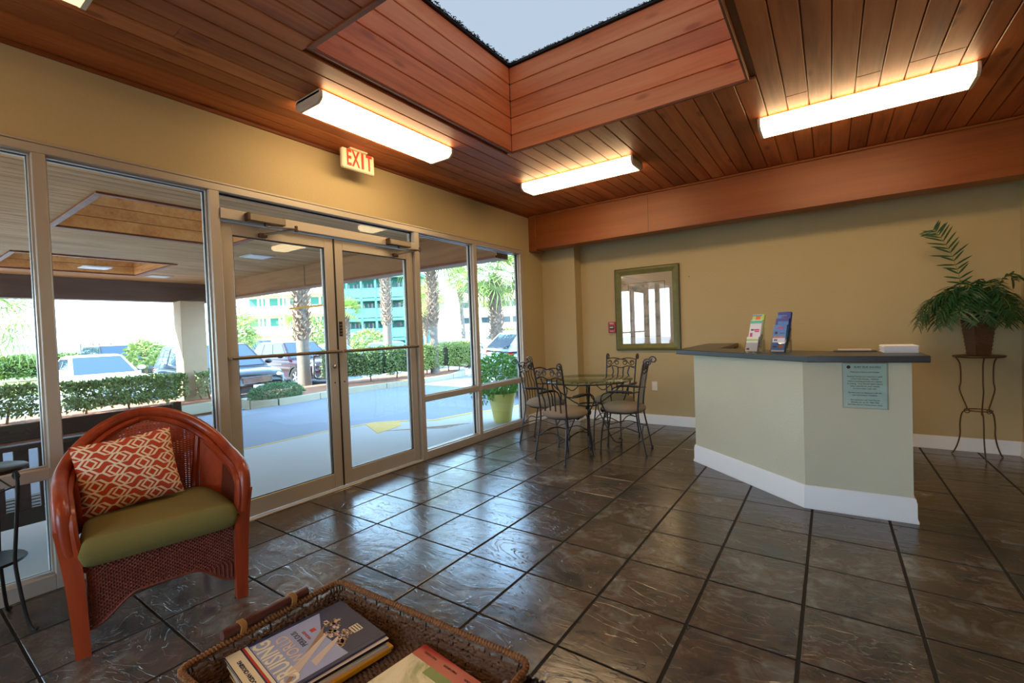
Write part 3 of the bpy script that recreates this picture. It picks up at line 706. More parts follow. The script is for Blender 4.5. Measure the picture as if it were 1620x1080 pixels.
# brochure holders
def holder(loc, rz, label, tiers):
    t = thing('brochure_holder', label, 'brochure holder', loc, rz, 'acrylic brochure holders on the counter')
    W = .106; ac = MB(); n = len(tiers)
    ac.box(-W/2, W/2, 0, .09, 0, .003)
    for i in range(n):
        y = .012+i*.034; z = .004+i*.045
        M = Matrix.Translation((0, y, z)) @ Matrix.Rotation(-.28, 4, 'X')
        ac.box(-W/2, W/2, -.015, -.013, 0, .075, 0, M); ac.box(-W/2, W/2, .014, .016, -.01, .13, 0, M)
        for s_ in (-1, 1): ac.box(s_*W/2-.001, s_*W/2+.001, -.015, .016, -.01, .10, 0, M)
    ac.box(-W/2, W/2, .118, .12, 0, .20)
    for s_ in (-1, 1): ac.box(s_*W/2-.001, s_*W/2+.001, .085, .12, 0, .10)
    ac.build('acrylic_body', 'acrylic', t, None)
    return t
def leaflet(hr, tier, label, mat, bits, th=.02, h=.215, gr=None):
    i = tier; M = hr.matrix_local if False else (Matrix.Translation(hr.location) @ Matrix.Rotation(hr.rotation_euler.z, 4, 'Z'))
    t = thing('brochure_stack', label, 'brochures', (0, 0, 0), 0, gr)
    t.matrix_world = M @ Matrix.Translation((0, .012+i*.034, .008+i*.045)) @ Matrix.Rotation(-.28, 4, 'X')
    MB().box(-.0485, .0485, -.011, -.011+th, 0, h, .001).build('brochures', mat, t, .5)
    for nm, mt, x0, x1, z0, z1 in bits: MB().box(x0, x1, -.0118, -.0112, z0, z1).build(nm, mt, t, None)
    return t
ang = .05
h1 = holder((2.53, 2.53, 1.076), -.40, 'left clear acrylic brochure holder on the counter', [0, 1])
h2 = holder((2.725, 2.44, 1.076), -.36, 'right clear acrylic brochure holder on the counter', [0, 1, 2])
leaflet(h1, 0, 'leaning white leaflet low in the left brochure holder', 'bro_white', [('printed_band', 'bro_lime', -.048, .048, .085, .10), ('printed_patch', 'bro_dark', -.04, -.015, .01, .025)], .006, .12)
leaflet(h1, 1, 'white and teal brochures standing in the left holder', 'bro_white', [('printed_band', 'bro_teal', -.048, .048, .185, .21), ('printed_title', 'bro_pink', -.01, .035, .125, .137), ('printed_title', 'bro_dark', -.035, -.012, .125, .137), ('printed_title', 'bro_pink', -.002, .035, .112, .122), ('printed_photo', 'bro_orange', -.04, -.012, .05, .075), ('printed_photo', 'bro_pink', -.038, -.018, .075, .105)], .024, .215)
t = leaflet(h1, 2, 'yellow-green brochures at the back of the left holder', 'bro_lime', [('printed_photo', 'bro_orange', -.02, .02, .17, .20), ('printed_band', 'bro_blue', -.048, .03, .20, .21)], .02, .215)
leaflet(h2, 0, 'sky blue brochures with small photos at the front of the right holder', 'bro_blue', [('printed_photo', 'bro_dark', -.035, -.015, .14, .16), ('printed_photo', 'bro_orange', -.04, .04, .112, .122), ('printed_photo', 'bro_dark', .0, .035, .145, .15), ('printed_photo', 'bro_white', -.045, .045, .075, .108), ('printed_photo', 'bro_dark', -.035, -.01, .085, .10), ('printed_photo', 'bro_navy', -.01, .025, .055, .07), ('printed_photo', 'bro_orange', .005, .035, .03, .05), ('printed_photo', 'bro_dark', -.04, -.01, .035, .045), ('printed_title', 'bro_pink', -.02, .03, .185, .195), ('printed_band', 'bro_white', -.048, .048, .0, .012)], .03, .215)
leaflet(h2, 1, 'dark blue brochures in the middle of the right holder', 'bro_navy', [('printed_patch', 'bro_blue', -.03, .048, .17, .195)], .03, .22)
leaflet(h2, 2, 'deep blue brochures with red mark at the back of the right holder', 'bro_navy', [('printed_patch', 'bro_blue', -.048, .02, .16, .20), ('printed_mark', 'bro_pink', -.02, .02, .175, .19)], .025, .225)
# paper stack and dark tray
ps = thing('paper_stack', 'stack of white papers at the right end of the counter', 'papers', (3.455, 2.56, 1.076), .04)
for i in range(16): MB().box(-.09+random.uniform(-.006, .004), .09+random.uniform(-.004, .004), -.12, .12+random.uniform(-.01, .01), i*.003, i*.003+.0026, .0004).build('sheet_bundle', 'paper_white', ps, None)
tr_ = thing('pamphlet_tray', 'low dark tray of pamphlets lying on the counter', 'tray', (3.21, 2.66, 1.076), .03)
MB().box(-.13, .13, -.06, .06, 0, .006, .002).build('tray_base', 'plastic_black', tr_, .5); MB().box(-.10, .10, -.045, .045, .006, .016, .002).build('pamphlets', 'mag_tan', tr_, .5)

# ------------------------------------------------------------------ back wall things
pf = thing('framed_picture', 'large print in a distressed green wooden frame on the back wall', 'picture', (1.045, YB, 1.555))
W2, H2, fw = .43, .555, .085
fr = [((-W2, -H2), (W2, -H2), (W2-fw, -H2+fw), (-W2+fw, -H2+fw)), ((W2, -H2), (W2, H2), (W2-fw, H2-fw), (W2-fw, -H2+fw)), ((W2, H2), (-W2, H2), (-W2+fw, H2-fw), (W2-fw, H2-fw)), ((-W2, H2), (-W2, -H2), (-W2+fw, -H2+fw), (-W2+fw, H2-fw))]
for q in fr:
    a, b_, c, d = [V((p[0], 0, p[1])) for p in q]
    m = MB(); lv = [(0, .0), (0, -.028), (.35, -.036), (.7, -.022), (1, -.016), (1, 0)]
    vs = []
    for f_, y_ in lv: vs.append(a.lerp(d, f_)+V((0, y_, 0)))
    for f_, y_ in lv: vs.append(b_.lerp(c, f_)+V((0, y_, 0)))
    k = len(lv); m.add(vs, [(i, (i+1) % k, k+(i+1) % k, k+i) for i in range(k)]+[tuple(range(k)), tuple(range(k, 2*k))[::-1]])
    m.build('frame_rail', 'frame_green', pf, .4, fix=True)
e_ = MB()
for a in ((-W2-.006, -W2+.004, -H2, H2), (W2-.004, W2+.006, -H2, H2), (-W2, W2, -H2-.006, -H2+.004), (-W2, W2, H2-.004, H2+.006)): e_.box(a[0], a[1], -.03, -.001, a[2], a[3])
e_.build('frame_edge', 'frame_edge', pf, None)
MB().box(-W2+fw-.01, W2-fw+.01, -.008, -.003, -H2+fw-.01, H2-fw+.01).build('mat', 'mat_board', pf, None)
MB().box(-.235, .235, -.0095, -.008, -.36, .34).build('print', 'art_print', pf, None)
e_ = MB()
for a in ((-.25, -.243, -.375, .355), (.243, .25, -.375, .355), (-.25, .25, -.375, -.368), (-.25, .25, .348, .355)): e_.box(a[0], a[1], -.0105, -.008, a[2], a[3])
e_.build('fillet', 'frame_edge', pf, None)
MB().box(-W2+fw-.01, W2-fw+.01, -.0145, -.0125, -H2+fw-.01, H2-fw+.01).build('glazing', 'picture_glass', pf, None)
al = thing('fire_alarm', 'red fire alarm pull station on the wall left of the picture', 'fire alarm', (.555, YB, 1.32))
MB().box(-.055, .055, -.045, -.0005, -.075, .075, .006).build('alarm_body', 'alarm_red', al, .5)
MB().box(-.035, .035, -.052, -.045, -.03, .02, .004).build('pull_handle', 'plastic_black', al, .5); MB().box(-.026, .026, -.056, -.052, -.008, .008, .002).build('handle_bar', 'plastic_white', al, .5)
text('FIRE', 'plastic_white', al, .034, (0, -.0455, .053), (PI/2, 0, 0)); text('PULL', 'plastic_white', al, .022, (0, -.0455, -.055), (PI/2, 0, 0))
sw = thing('wall_outlet', 'white wall outlet plate low on the back wall', 'outlet', (1.12, YB, .515))
MB().box(-.037, .037, -.008, -.0005, -.06, .06, .003).build('cover_plate', 'plastic_white', sw, .5)
for z_ in (-.022, .022): MB().box(-.016, .016, -.0105, -.008, z_-.014, z_+.014, .002).build('socket', 'plastic_white', sw, .5)
tag(MB().lathe([(.006, 0), (.006, .012)], 8, Matrix.Translation((1.6, YB, 1.93)) @ Matrix.Rotation(PI/2, 4, 'X')).build('wall_screw', 'bronze_iron'), 'small screw left in the wall right of the picture', 'screw')

# EXIT sign
ex = thing('exit_sign', 'cream EXIT sign with red letters hanging from the ceiling above the doors', 'sign', (-.30, .94, 2.855))
MB().box(-.022, .022, -.165, .165, -.095, .075, .01).build('sign_body', 'sign_plastic', ex, .5)
MB().box(-.03, .03, -.09, .09, .076, .09, .004).build('mounting_canopy', 'sign_plastic', ex, .5)
for i, ch in enumerate('EXIT'): text(ch, 'sign_red', ex, .19, (.0225, -.103+.069*i, -.008), (PI/2, 0, PI/2), 'letter', .0015, sx=.55 if ch != 'I' else .9, extra=.004)

# ------------------------------------------------------------------ corner palm on a stand
stx, sty = 4.17, 4.215
st = thing('plant_stand', 'tall bronze wire plant stand with three bowed legs in the far right corner', 'plant stand', (stx, sty, 0))
zt = .935; rt = .168
MB().lathe([(rt, zt-.008), (rt+.006, zt), (rt, zt+.008), (.001, zt+.006), (.001, zt+.002)], 30).build('stand_top', 'bronze_iron', st)
MB().tube([(rt*math.cos(a*PI/14)*1.02, rt*math.sin(a*PI/14)*1.02, zt+.004) for a in range(28)], .006, 6, closed=True).build('rim', 'bronze_iron', st)
MB().tube([(.085*math.cos(a*PI/10), .085*math.sin(a*PI/10), .44) for a in range(20)], .005, 6, closed=True).build('ring', 'bronze_iron', st)
for k in range(3):
    a = -PI/2+.02+k*2*PI/3; c, s_ = math.cos(a), math.sin(a)
    if k: a += 0
    P = [(rt, zt), (.13, .86), (.125, .70), (.135, .62), (.10, .50), (.085, .44), (.12, .40), (.135, .30), (.135, .20), (.155, .10), (.185, .02), (.20, .006)]
    MB().tube(spline([(r_*c, r_*s_, z_) for r_, z_ in P], 4), .0055, 6).build('leg', 'bronze_iron', st)
    m = MB(); 
    for q in range(9): pass
    m.tube([(.085*c+.02*math.cos(u)*c, .085*s_+.02*math.cos(u)*s_, .425+.02*math.sin(u)) for u in [v*PI/5 for v in range(11)]], .004, 5); m.build('scroll', 'bronze_iron', st)
pt = thing('potted_palm', 'dark green parlour palm in a square woven pot on the bronze stand', 'potted plant', (stx, sty, zt+.011))
def pyr(w0, w1, z0, z1): return MB().add([(-w0, -w0, z0), (w0, -w0, z0), (w0, w0, z0), (-w0, w0, z0), (-w1, -w1, z1), (w1, -w1, z1), (w1, w1, z1), (-w1, w1, z1)], [(3, 2, 1, 0), (4, 5, 6, 7), (0, 1, 5, 4), (1, 2, 6, 5), (2, 3, 7, 6), (3, 0, 4, 7)])
pr_ = math.radians(22)
po = pyr(.056, .084, 0, .335).build('woven_pot', 'wicker_brown', pt, None, rot=pr_)
MB().box(-.089, .089, -.089, .089, .335, .37, .006).build('pot_rim', 'wicker_brown', po, .5); MB().box(-.088, .088, -.088, .088, .325, .336, .003).build('rim_band', 'rattan_dark', po, .5)
for z_ in range(9):
    z0 = .02+z_*.035; w_ = lerp(.056, .084, z0/.335)+.002
    MB().tube([(w_, w_, z0), (-w_, w_, z0), (-w_, -w_, z0), (w_, -w_, z0)], .004, 5, closed=True).build('woven_band', 'wicker_brown', po, None)
def frond(name, pts, par, mat, n=13, ll=.16, lw=.017, droop=.35, rib='frond_rib', seed=0, sidev=None):
    rr = random.Random(seed); P = spline(pts, 6); N = len(P)
    f = MB(); 
    for i in range(n):
        t_ = .28+.70*i/(n-1); q = t_*(N-1); a = int(q); p = P[a].lerp(P[min(a+1, N-1)], q-a); tg = (P[min(a+1, N-1)]-P[max(a-1, 0)]).normalized()
        side = tg.cross(V((0, 0, 1))); side = side.normalized() if side.length > .05 else V((1, 0, 0)); side = side if sidev is None else (V(sidev)-tg*tg.dot(V(sidev))).normalized(); nm = side.cross(tg)
        L = ll*(math.sin(PI*min(1, (t_-.1)))*.6+.5)*rr.uniform(.8, 1.15); tw = rr.uniform(-.3, .3)
        for s2 in (-1, 1):
            d_ = (side*s2*.85+tg*.55+V((0, 0, tw))).normalized(); e1 = p+d_*L*.5; e2 = p+d_*L-V((0, 0, 1))*L*droop
            w_ = lw; wd = tg
            f.strip([p, p.lerp(e1, .5)+nm*.002, e1, e1.lerp(e2, .6), e2], wd, [w_*.4, w_, w_, w_*.7, w_*.1], .0012)
    fo = f.build(name, mat, par, None)
    MB().tube(P, [.0035*(1-.7*i/N) for i in range(N)], 5).build('stalk', rib, fo)
    return fo
fp = [((-.10, -.02), .62, .97, 0), ]
specs = [  # direction angle, reach, peak height, end height
    (200, .42, .17, -.02), (186, .40, .20, .04), (212, .38, .15, -.06), (240, .34, .15, -.03), (262, .30, .15, -.03), (285, .28, .14, .0), (300, .30, .18, .02), (322, .25, .16, .0), (335, .18, .2, .04), (280, .20, .24, .1), (190, .32, .24, .12), (205, .26, .26, .14), (228, .28, .22, .05), (312, .24, .22, .1), (275, .2, .22, .06), (215, .3, .16, .02), (250, .26, .19, .04), (180, .36, .13, -.04), (195, .44, .12, -.08), (208, .33, .2, .02), (222, .36, .1, -.08), (233, .24, .24, .1), (270, .24, .16, -.05), (292, .27, .1, -.06), (308, .3, .14, -.05), (330, .22, .12, -.03), (165, .3, .2, .06), (240, .2, .3, .2), (290, .18, .3, .18)]
for i, (a, r_, pk, en) in enumerate(specs):
    a = math.radians(a); c, s_ = math.cos(a), math.sin(a); z0 = .36
    frond('frond', [(0, 0, z0), (c*r_*.25, s_*r_*.25, z0+pk*.8), (c*r_*.6, s_*r_*.6, z0+pk), (c*r_*.9, s_*r_*.9, z0+pk*.55+en*.4), (c*r_, s_*r_, z0+en)], pt, 'frond_dark', 16, .15, .011, .28, seed=i)
frond('frond', [(-.02, 0, .36), (-.10, -.03, .58), (-.14, -.05, .78), (-.19, -.05, .96), (-.26, -.04, 1.12), (-.30, -.03, 1.18)], pt, 'frond_dark', 17, .13, .015, .03, seed=50, sidev=(.8, .1, .5))
frond('frond', [(0.02, 0, .36), (.10, -.03, .55), (.14, -.05, .66), (.19, -.05, .70), (.22, -.04, .66)], pt, 'frond_dark', 12, .12, .014, .3, seed=51, sidev=(.3, .5, .3))

# ------------------------------------------------------------------ wrought iron dining set
def iron_chair():
    t = thing('iron_chair', '', 'chair', (0, 0, 0), 0, 'wrought iron chairs round the glass table')
    r_ = .0085
    def curl(c, r0, a0, turns, ax, up, n=14):   # flat spiral
        return [V(c)+V(ax)*(r0*(1-.65*i/n))*math.cos(a0+turns*2*PI*i/n)+V(up)*(r0*(1-.65*i/n))*math.sin(a0+turns*2*PI*i/n) for i in range(n+1)]
    for s_ in (-1, 1):
        P = [(s_*.20, -.02, 0), (s_*.19, .02, .22), (s_*.175, .055, .43), (s_*.18, .04, .65), (s_*.19, -.01, .93)]
        m = MB().tube(spline(P, 5), r_, 7)
        m.tube([V((s_*.19, -.01, .93))]+curl((s_*.192, -.055, .955), .042, -.3, 1.25, (0, 1, 0), (0, 0, 1)), r_*.85, 6)
        m.ball((s_*.20, -.02, .012), .014, 8, 5); m.build('rear_leg', 'iron_chair', t)
        P = [(s_*.17, .455, 0), (s_*.165, .44, .2), (s_*.15, .40, .43)]
        MB().tube(spline(P, 4), r_, 7).ball((s_*.17, .455, .012), .014, 8, 5).build('leg', 'iron_chair', t)
        # armrest: flat leaf and curved support
        a = MB().tube(spline([(s_*.183, .03, .66), (s_*.235, .12, .65), (s_*.245, .26, .655), (s_*.24, .38, .64), (s_*.235, .42, .58), (s_*.2, .41, .50), (s_*.155, .40, .44)], 5), r_*.85, 6).build('arm', 'iron_chair', t)
        MB().strip(spline([(s_*.225, .10, .662), (s_*.243, .18, .668), (s_*.245, .27, .670), (s_*.24, .36, .658)], 3), (1, 0, 0), [.012, .03, .045, .05, .055, .055, .05, .045, .03, .012], .008).build('arm_pad', 'iron_chair', a)
        MB().tube(spline([(s_*.19, .02, .235), (s_*.172, .23, .285), (s_*.165, .44, .235)], 5), r_*.7, 6).build('stretcher', 'iron_chair', t)
    MB().tube(spline([(-.19, .02, .235), (0, .03, .285), (.19, .02, .235)], 5), r_*.7, 6).build('stretcher', 'iron_chair', t)
    MB().tube(spline([(-.165, .44, .24), (0, .44, .29), (.165, .44, .24)], 5), r_*.7, 6).build('stretcher', 'iron_chair', t)
    # crest: two wavy rails and S scrolls
    def by(z): return .04-(z-.65)*.18
    m = MB()
    m.tube(spline([(x, by(.93)-.0, .925+.018*abs(math.sin((x+.19)/.38*2*PI))) for x in [-.19+.38*i/12 for i in range(13)]], 2), r_*.75, 6)
    m.tube(spline([(x, by(.83), .835-.012*math.cos((x)/.19*2*PI)) for x in [-.185+.37*i/12 for i in range(13)]], 2), r_*.75, 6)
    for s_ in (-1, 1):
        m.tube([(s_*(.055+.032*(1-.5*i/16)*math.cos(i*.55)), by(.88), .885+.032*(1-.5*i/16)*math.sin(i*.55)) for i in range(17)], r_*.6, 5)
        m.tube([(s_*(.145-.03*(1-.5*i/16)*math.cos(i*.55)), by(.88), .885+.032*(1-.5*i/16)*math.sin(i*.55)) for i in range(17)], r_*.6, 5)
        m.tube(spline([(s_*.02, by(.9), .92), (s_*.06, by(.88), .925), (s_*.10, by(.87), .88), (s_*.15, by(.85), .84), (s_*.18, by(.85), .845)], 4), r_*.6, 5)
    m.build('crest_rail', 'iron_chair', t)
    for x in (-.11, -.037, .037, .11):
        P = [(x, .055, .45), (x*.95, .05, .58), (x*1.2, .035, .68), (x*.85, .02, .76), (x, by(.835), .835)]
        MB().strip(spline(P, 3), (1, 0, 0), .016, .004).build('back_slat', 'iron_chair', t, None)
    MB().tube([(.19*math.cos(a), .235+.19*math.sin(a), .43) for a in [i*PI/12 for i in range(24)]], r_, 6, closed=True).build('seat_ring', 'iron_chair', t)
    m = MB().lathe([(.001, .43), (.20, .432), (.228, .447), (.232, .466), (.215, .492), (.165, .512), (.08, .522), (.001, .524)], 28, Matrix.Translation((0, .235, 0)))
    m.build('seat_cushion', 'seat_fabric', t, 1.2)
    MB().lathe([(.001, -.006), (.034, -.004), (.034, .004), (.02, .009), (.001, .010)], 14, Matrix.Translation((0, .43, .385)) @ Matrix.Rotation(-PI/2, 4, 'X')).build('rosette', 'iron_chair', t)
    return t
pc_ = iron_chair()
for i, (x, y, fx, fy, lb) in enumerate([(.755, 2.29, .22, .97, 'wrought iron chair with its back to the viewer, nearest of the table set'), (.05, 2.98, .98, .12, 'wrought iron chair nearest the glass wall and window corner'),
                                        (1.47, 3.07, -.98, -.17, 'wrought iron chair on the counter side of the glass table'), (.95, 3.72, -.03, -1, 'wrought iron chair behind the glass table facing the viewer')]):
    c = pc_ if i == 0 else copy_tree(pc_)
    c.location = (x, y, 0); c.rotation_euler = (0, 0, math.atan2(fy, fx)-PI/2); c['label'] = lb
tb = thing('glass_table', 'round glass-topped table on a scrolled wrought iron base', 'table', (.80, 3.08, 0))
MB().lathe([(.498, .742), (.502, .747), (.498, .752)], 48).build('glass_top', 'table_glass', tb, 1.2)
MB().tube([(.46*math.cos(a), .46*math.sin(a), .733) for a in [i*PI/20 for i in range(40)]], .008, 6, closed=True).build('top_ring', 'iron_chair', tb)
MB().tube([(.11*math.cos(a), .11*math.sin(a), .46) for a in [i*PI/10 for i in range(20)]], .009, 6, closed=True).build('waist_ring', 'iron_chair', tb)
for k in range(4):
    a = math.radians(28+90*k); c, s_ = math.cos(a), math.sin(a)
    P = [(.46, .728), (.40, .70), (.30, .60), (.17, .50), (.11, .46), (.13, .36), (.20, .20), (.26, .07), (.31, .025), (.35, .03), (.365, .06), (.34, .075), (.325, .06)]
    MB().strip(spline([(r*c, r*s_, z) for r, z in P], 4), (-s_, c, 0), .018, .012).build('leg', 'iron_chair', tb)
    P = [(.44, .725), (.33, .72), (.24, .66), (.17, .62), (.10, .68), (.14, .72), (.18, .70)]
    MB().tube(spline([(r*c, r*s_, z) for r, z in P], 4), .006, 5).build('scroll', 'iron_chair', tb)
    MB().ball((.16*c, .16*s_, .40), (.028, .028, .035), 8, 6).build('leaf_boss', 'iron_chair', tb)

# ------------------------------------------------------------------ wicker armchair
ac = thing('wicker_armchair', 'red-orange cane and wicker armchair with rolled rail by the glass wall', 'armchair', (.474, -.829, 0), math.atan2(.982, .187))
# local: x = width, y = back, z = up   (rotation maps local x to (0.187, 0.982))
def rail_pts(s):
    return [(s*.325, .015, .44), (s*.338, .005, .55), (s*.342, .02, .625), (s*.345, .08, .665), (s*.348, .20, .685), (s*.345, .32, .70), (s*.33, .42, .735), (s*.285, .50, .80), (s*.20, .555, .875), (s*.10, .585, .925), (0, .595, .942)]
RP = rail_pts(1)+rail_pts(-1)[::-1][1:]
rs = spline(RP, 5)
MB().tube(rs, .029, 10).build('top_rail', 'chair_wood', ac)
MB().tube([p+V((-.030 if p.x > .05 else .030 if p.x < -.05 else 0, -.012, -.028)) for p in rs], .016, 8).build('inner_rail', 'chair_wood', ac)
MB().tube([p+V((.016*(1 if p.x > 0 else -1), .012, -.03)) for p in rs[6:-6]], .014, 8).build('outer_rail', 'chair_wood', ac)
for s in (-1, 1):
    m = MB(); P = spline([(s*.30, .0, 0), (s*.305, .0, .15), (s*.312, .004, .30), (s*.325, .012, .45), (s*.336, .006, .56)], 4)
    m.strip(P, (1, 0, 0), [.050+.022*i/len(P) for i in range(len(P))], .046); m.build('leg', 'chair_wood', ac, .5)
    m = MB(); P = spline([(s*.25, .60, 0), (s*.255, .57, .2), (s*.262, .53, .45), (s*.27, .515, .70)], 4); m.tube(P, .021, 8); m.build('leg', 'chair_wood', ac)
    MB().tube(spline([(s*.195, .50, .42), (s*.215, .52, .60), (s*.235, .53, .78), (s*.245, .525, .83)], 4), .018, 8).build('back_post', 'chair_wood', ac)
    MB().tube(spline([(s*.31, .04, .43), (s*.315, .035, .55), (s*.31, .07, .615), (s*.315, .20, .64), (s*.31, .33, .66), (s*.29, .43, .70), (s*.26, .48, .745)], 4), .012, 6).build('arm_moulding', 'chair_wood', ac)
# surfaces: back cane (arched), arms wicker
def rail_at(f):   # f in 0..1 along the rail from right front to left front
    q = f*(len(rs)-1); i = int(q); return rs[i].lerp(rs[min(i+1, len(rs)-1)], q-i)
def surf(f, v):
    top = rail_at(f); top = top+V((0, -.01, -.03))
    a = (f-.5)*2
    bx = V((top.x*.92, min(top.y, .53)*.93+.02, .40))
    p = bx.lerp(top, v); p.y += -.0*v; return p
def weave(name, f0, f1, nv, nh, w, mat, th=.003, v0=0.0, v1=1.0):
    m = MB()
    for i in range(nv+1):
        f = lerp(f0, f1, i/nv); P = [surf(f, lerp(v0, v1, k/6)) for k in range(7)]; d_ = (surf(min(1, f+.01), .5)-surf(max(0, f-.01), .5)).normalized(); m.strip(P, d_, w, th)
    for j in range(nh+1):
        v = lerp(v0, v1, j/nh); P = [surf(lerp(f0, f1, k/24), v) for k in range(25)]; m.strip(P, (0, 0, 1), w, th)
    return m.build(name, mat, ac, None)
tag(weave('cane_back', .29, .71, 50, 38, .0092, 'cane'), kind='stuff')
tag(weave('wicker_arm', .04, .29, 22, 34, .0062, 'wicker_red', .006), kind='stuff'); tag(weave('wicker_arm', .71, .96, 22, 34, .0062, 'wicker_red', .006), kind='stuff')
# seat frame, deck, woven apron with the arched lower edge
MB().box(-.29, .29, .012, .04, .345, .375, .006).build('seat_rail', 'chair_wood', ac, .5); MB().prism([(-.30, .02), (.30, .02), (.31, .40), (.24, .53), (-.24, .53), (-.31, .40)], .345, .366).build('seat_deck', 'wicker_red', ac, None)
ap = MB(); ed = MB()
def low(x): return .155+.045*math.cos(x/.275*PI)+ -.045*(1 if False else 0)
def lowz(x): u = abs(x)/.275; return .205 if u < .35 else lerp(.205, .10, (math.sin(((u-.35)/.65-.5)*PI)+1)/2)
N = 60
for i in range(N+1):
    x = -.275+.55*i/N; ap.strip([(x, .010, lowz(x)), (x, .008, .3), (x, .010, .372)], (1, 0, 0), .0035, .004)
for j in range(33):
    z = .10+j*.0082; xs_ = [x for x in [-.275+.55*i/120 for i in range(121)] if lowz(x) <= z]
    if not xs_: continue
    left = [x for x in xs_ if x <= 0]; right = [x for x in xs_ if x >= 0]
    for run in ([xs_] if lowz(0) <= z else [left, right]):
        if len(run) > 4: ap.strip([(x, .010+.0045*(1 if (i+j) % 2 else -1), z+random.uniform(-.001, .001)) for i, x in enumerate(run[::2])], (0, 0, 1), .0072, .003)
tag(ap.build('woven_apron', 'wicker_red', ac, None), kind='stuff')
MB().tube([(x, .010, lowz(x)) for x in [-.275+.55*i/40 for i in range(41)]], .007, 6).build('apron_braid', 'wicker_red', ac)
MB().box(-.285, .285, .015, .02, .362, .367).build('apron_backing', 'rattan_dark', ac, None)
# seat cushion (lies loose) and pillow
def pad(w_, d_, h_, nx=24, ny=20, puff=.5, shape=None):
    m = MB(); top = []; bot = []
    for j in range(ny+1):
        for i in range(nx+1):
            u, v = i/nx*2-1, j/ny*2-1
            e = (1-abs(u)**14)*(1-abs(v)**14); e = max(0, e)**.3
            x, y = u*w_/2, v*d_/2
            if shape: x, y = shape(u, v)
            top.append((x, y, h_*(.5+.5*e))); bot.append((x, y, h_*(.5-.5*e)))
    n = nx+1; vs = top+bot; K = len(top); fs = []
    for j in range(ny):
        for i in range(nx):
            a = j*n+i; fs.append((a, a+1, a+n+1, a+n)); fs.append((K+a, K+a+n, K+a+n+1, K+a+1))
    m.add(vs, fs); return m
def cush(u, v):
    y = lerp(-.035, .49, (v+1)/2); wd = lerp(.300, .245, ((v+1)/2)**2.5); return (u*wd, y)
a = pad(0, 0, .135, 40, 32, shape=cush)
cu = thing('seat_cushion', 'olive green seat cushion on the wicker armchair', 'cushion', (.474, -.829, .367), math.atan2(.982, .187))
pd = a.build('cushion_pad', 'cushion_fabric', cu, 1.2)
bm = bmesh.new(); bm.from_mesh(pd.data); bmesh.ops.remove_doubles(bm, verts=bm.verts, dist=.0005); bm.to_mesh(pd.data); bm.free()
for z_ in ():
    MB().tube([V((*cush(u, v), z_)) for u, v in [(-1, -1+.1*k) for k in range(20)]+[(-1+.1*k, 1) for k in range(20)]+[(1, 1-.1*k) for k in range(20)]+[(1-.1*k, -1) for k in range(20)]], .004, 5, closed=True).build('piping', 'cushion_fabric', cu)
# pillow
def pillow():
    nx, ny = 30, 22; wd, ht, th = .41, .365, .075; m = MB(); top = []; bot = []; uv = []
    for j in range(ny+1):
        for i in range(nx+1):
            u, v = i/nx*2-1, j/ny*2-1
            e = max(0, (1-u*u))**.5*max(0, (1-v*v))**.5; e = e**.8
            x = u*wd/2*(1-.05*(1-v*v)*(abs(u))); z = v*ht/2*(1-.06*(1-u*u)*abs(v)) 
            top.append((x, -th*e-.002*math.sin(7*u+5*v), z)); bot.append((x, th*e*.8, z)); uv.append(((u+1)/2*wd/.41*.95, (v+1)/2*ht/.41*.95))
    n = nx+1; K = len(top); fs = []
    for j in range(ny):
        for i in range(nx): a = j*n+i; fs.append((a, a+1, a+n+1, a+n)); fs.append((K+a, K+a+n, K+a+n+1, K+a+1))
    m.add(top+bot, fs); me = m.mesh('pillow_cover', 'pillow_print', 1.2); L = me.uv_layers.new(name='UVMap')
    for p in me.polygons:
        for li in p.loop_indices: L.data[li].uv = uv[me.loops[li].vertex_index % K]
    return me
pw = thing('throw_pillow', 'orange-red and cream lattice print pillow leaning in the armchair', 'pillow', (0, 0, 0))
po_ = link('pillow_cover', pillow(), pw)
Mch = Matrix.Translation((.474, -.829, 0)) @ Matrix.Rotation(math.atan2(.982, .187), 4, 'Z')
pw.matrix_world = Mch @ Matrix.Translation((-.09, .385, .675)) @ Matrix.Rotation(-.30, 4, 'X') @ Matrix.Rotation(-.10, 4, 'Y') @ Matrix.Rotation(.06, 4, 'Z')

# ------------------------------------------------------------------ small black stand, left edge
ps = thing('side_stand', 'black two-tier iron side stand at the left edge of the photo', 'side table', (-.175, -1.32, 0))
MB().lathe([(.001, .752), (.148, .752), (.154, .758), (.154, .768), (.148, .772), (.001, .768)], 32).build('table_top', 'black_iron', ps)
MB().lathe([(.001, .325), (.128, .325), (.133, .331), (.128, .338), (.001, .334)], 28).build('lower_shelf', 'black_iron', ps)
for k in range(3):
    a = math.radians(36+120*k); c, s_ = math.cos(a), math.sin(a)
    P = [(.158, .76), (.163, .70), (.155, .60), (.14, .45), (.13, .33), (.145, .20), (.165, .08), (.185, .02), (.205, .008), (.215, .02)]
    l = MB().tube(spline([(r*c, r*s_, z) for r, z in P], 5), .0075, 7).build('leg', 'black_iron', ps)
    MB().tube([(.158*c+.014*math.cos(u)*c, .158*s_+.014*math.cos(u)*s_, .738+.016*math.sin(u)) for u in [v*PI/4 for v in range(9)]], .005, 6).build('scroll', 'black_iron', l)
    MB().tube(spline([(.16*c, .16*s_, .69), (.10*math.cos(a+1.05), .10*math.sin(a+1.05), .655), (.16*math.cos(a+2.094), .16*math.sin(a+2.094), .69)], 6), .004, 5).build('apron_wire', 'black_iron', ps)

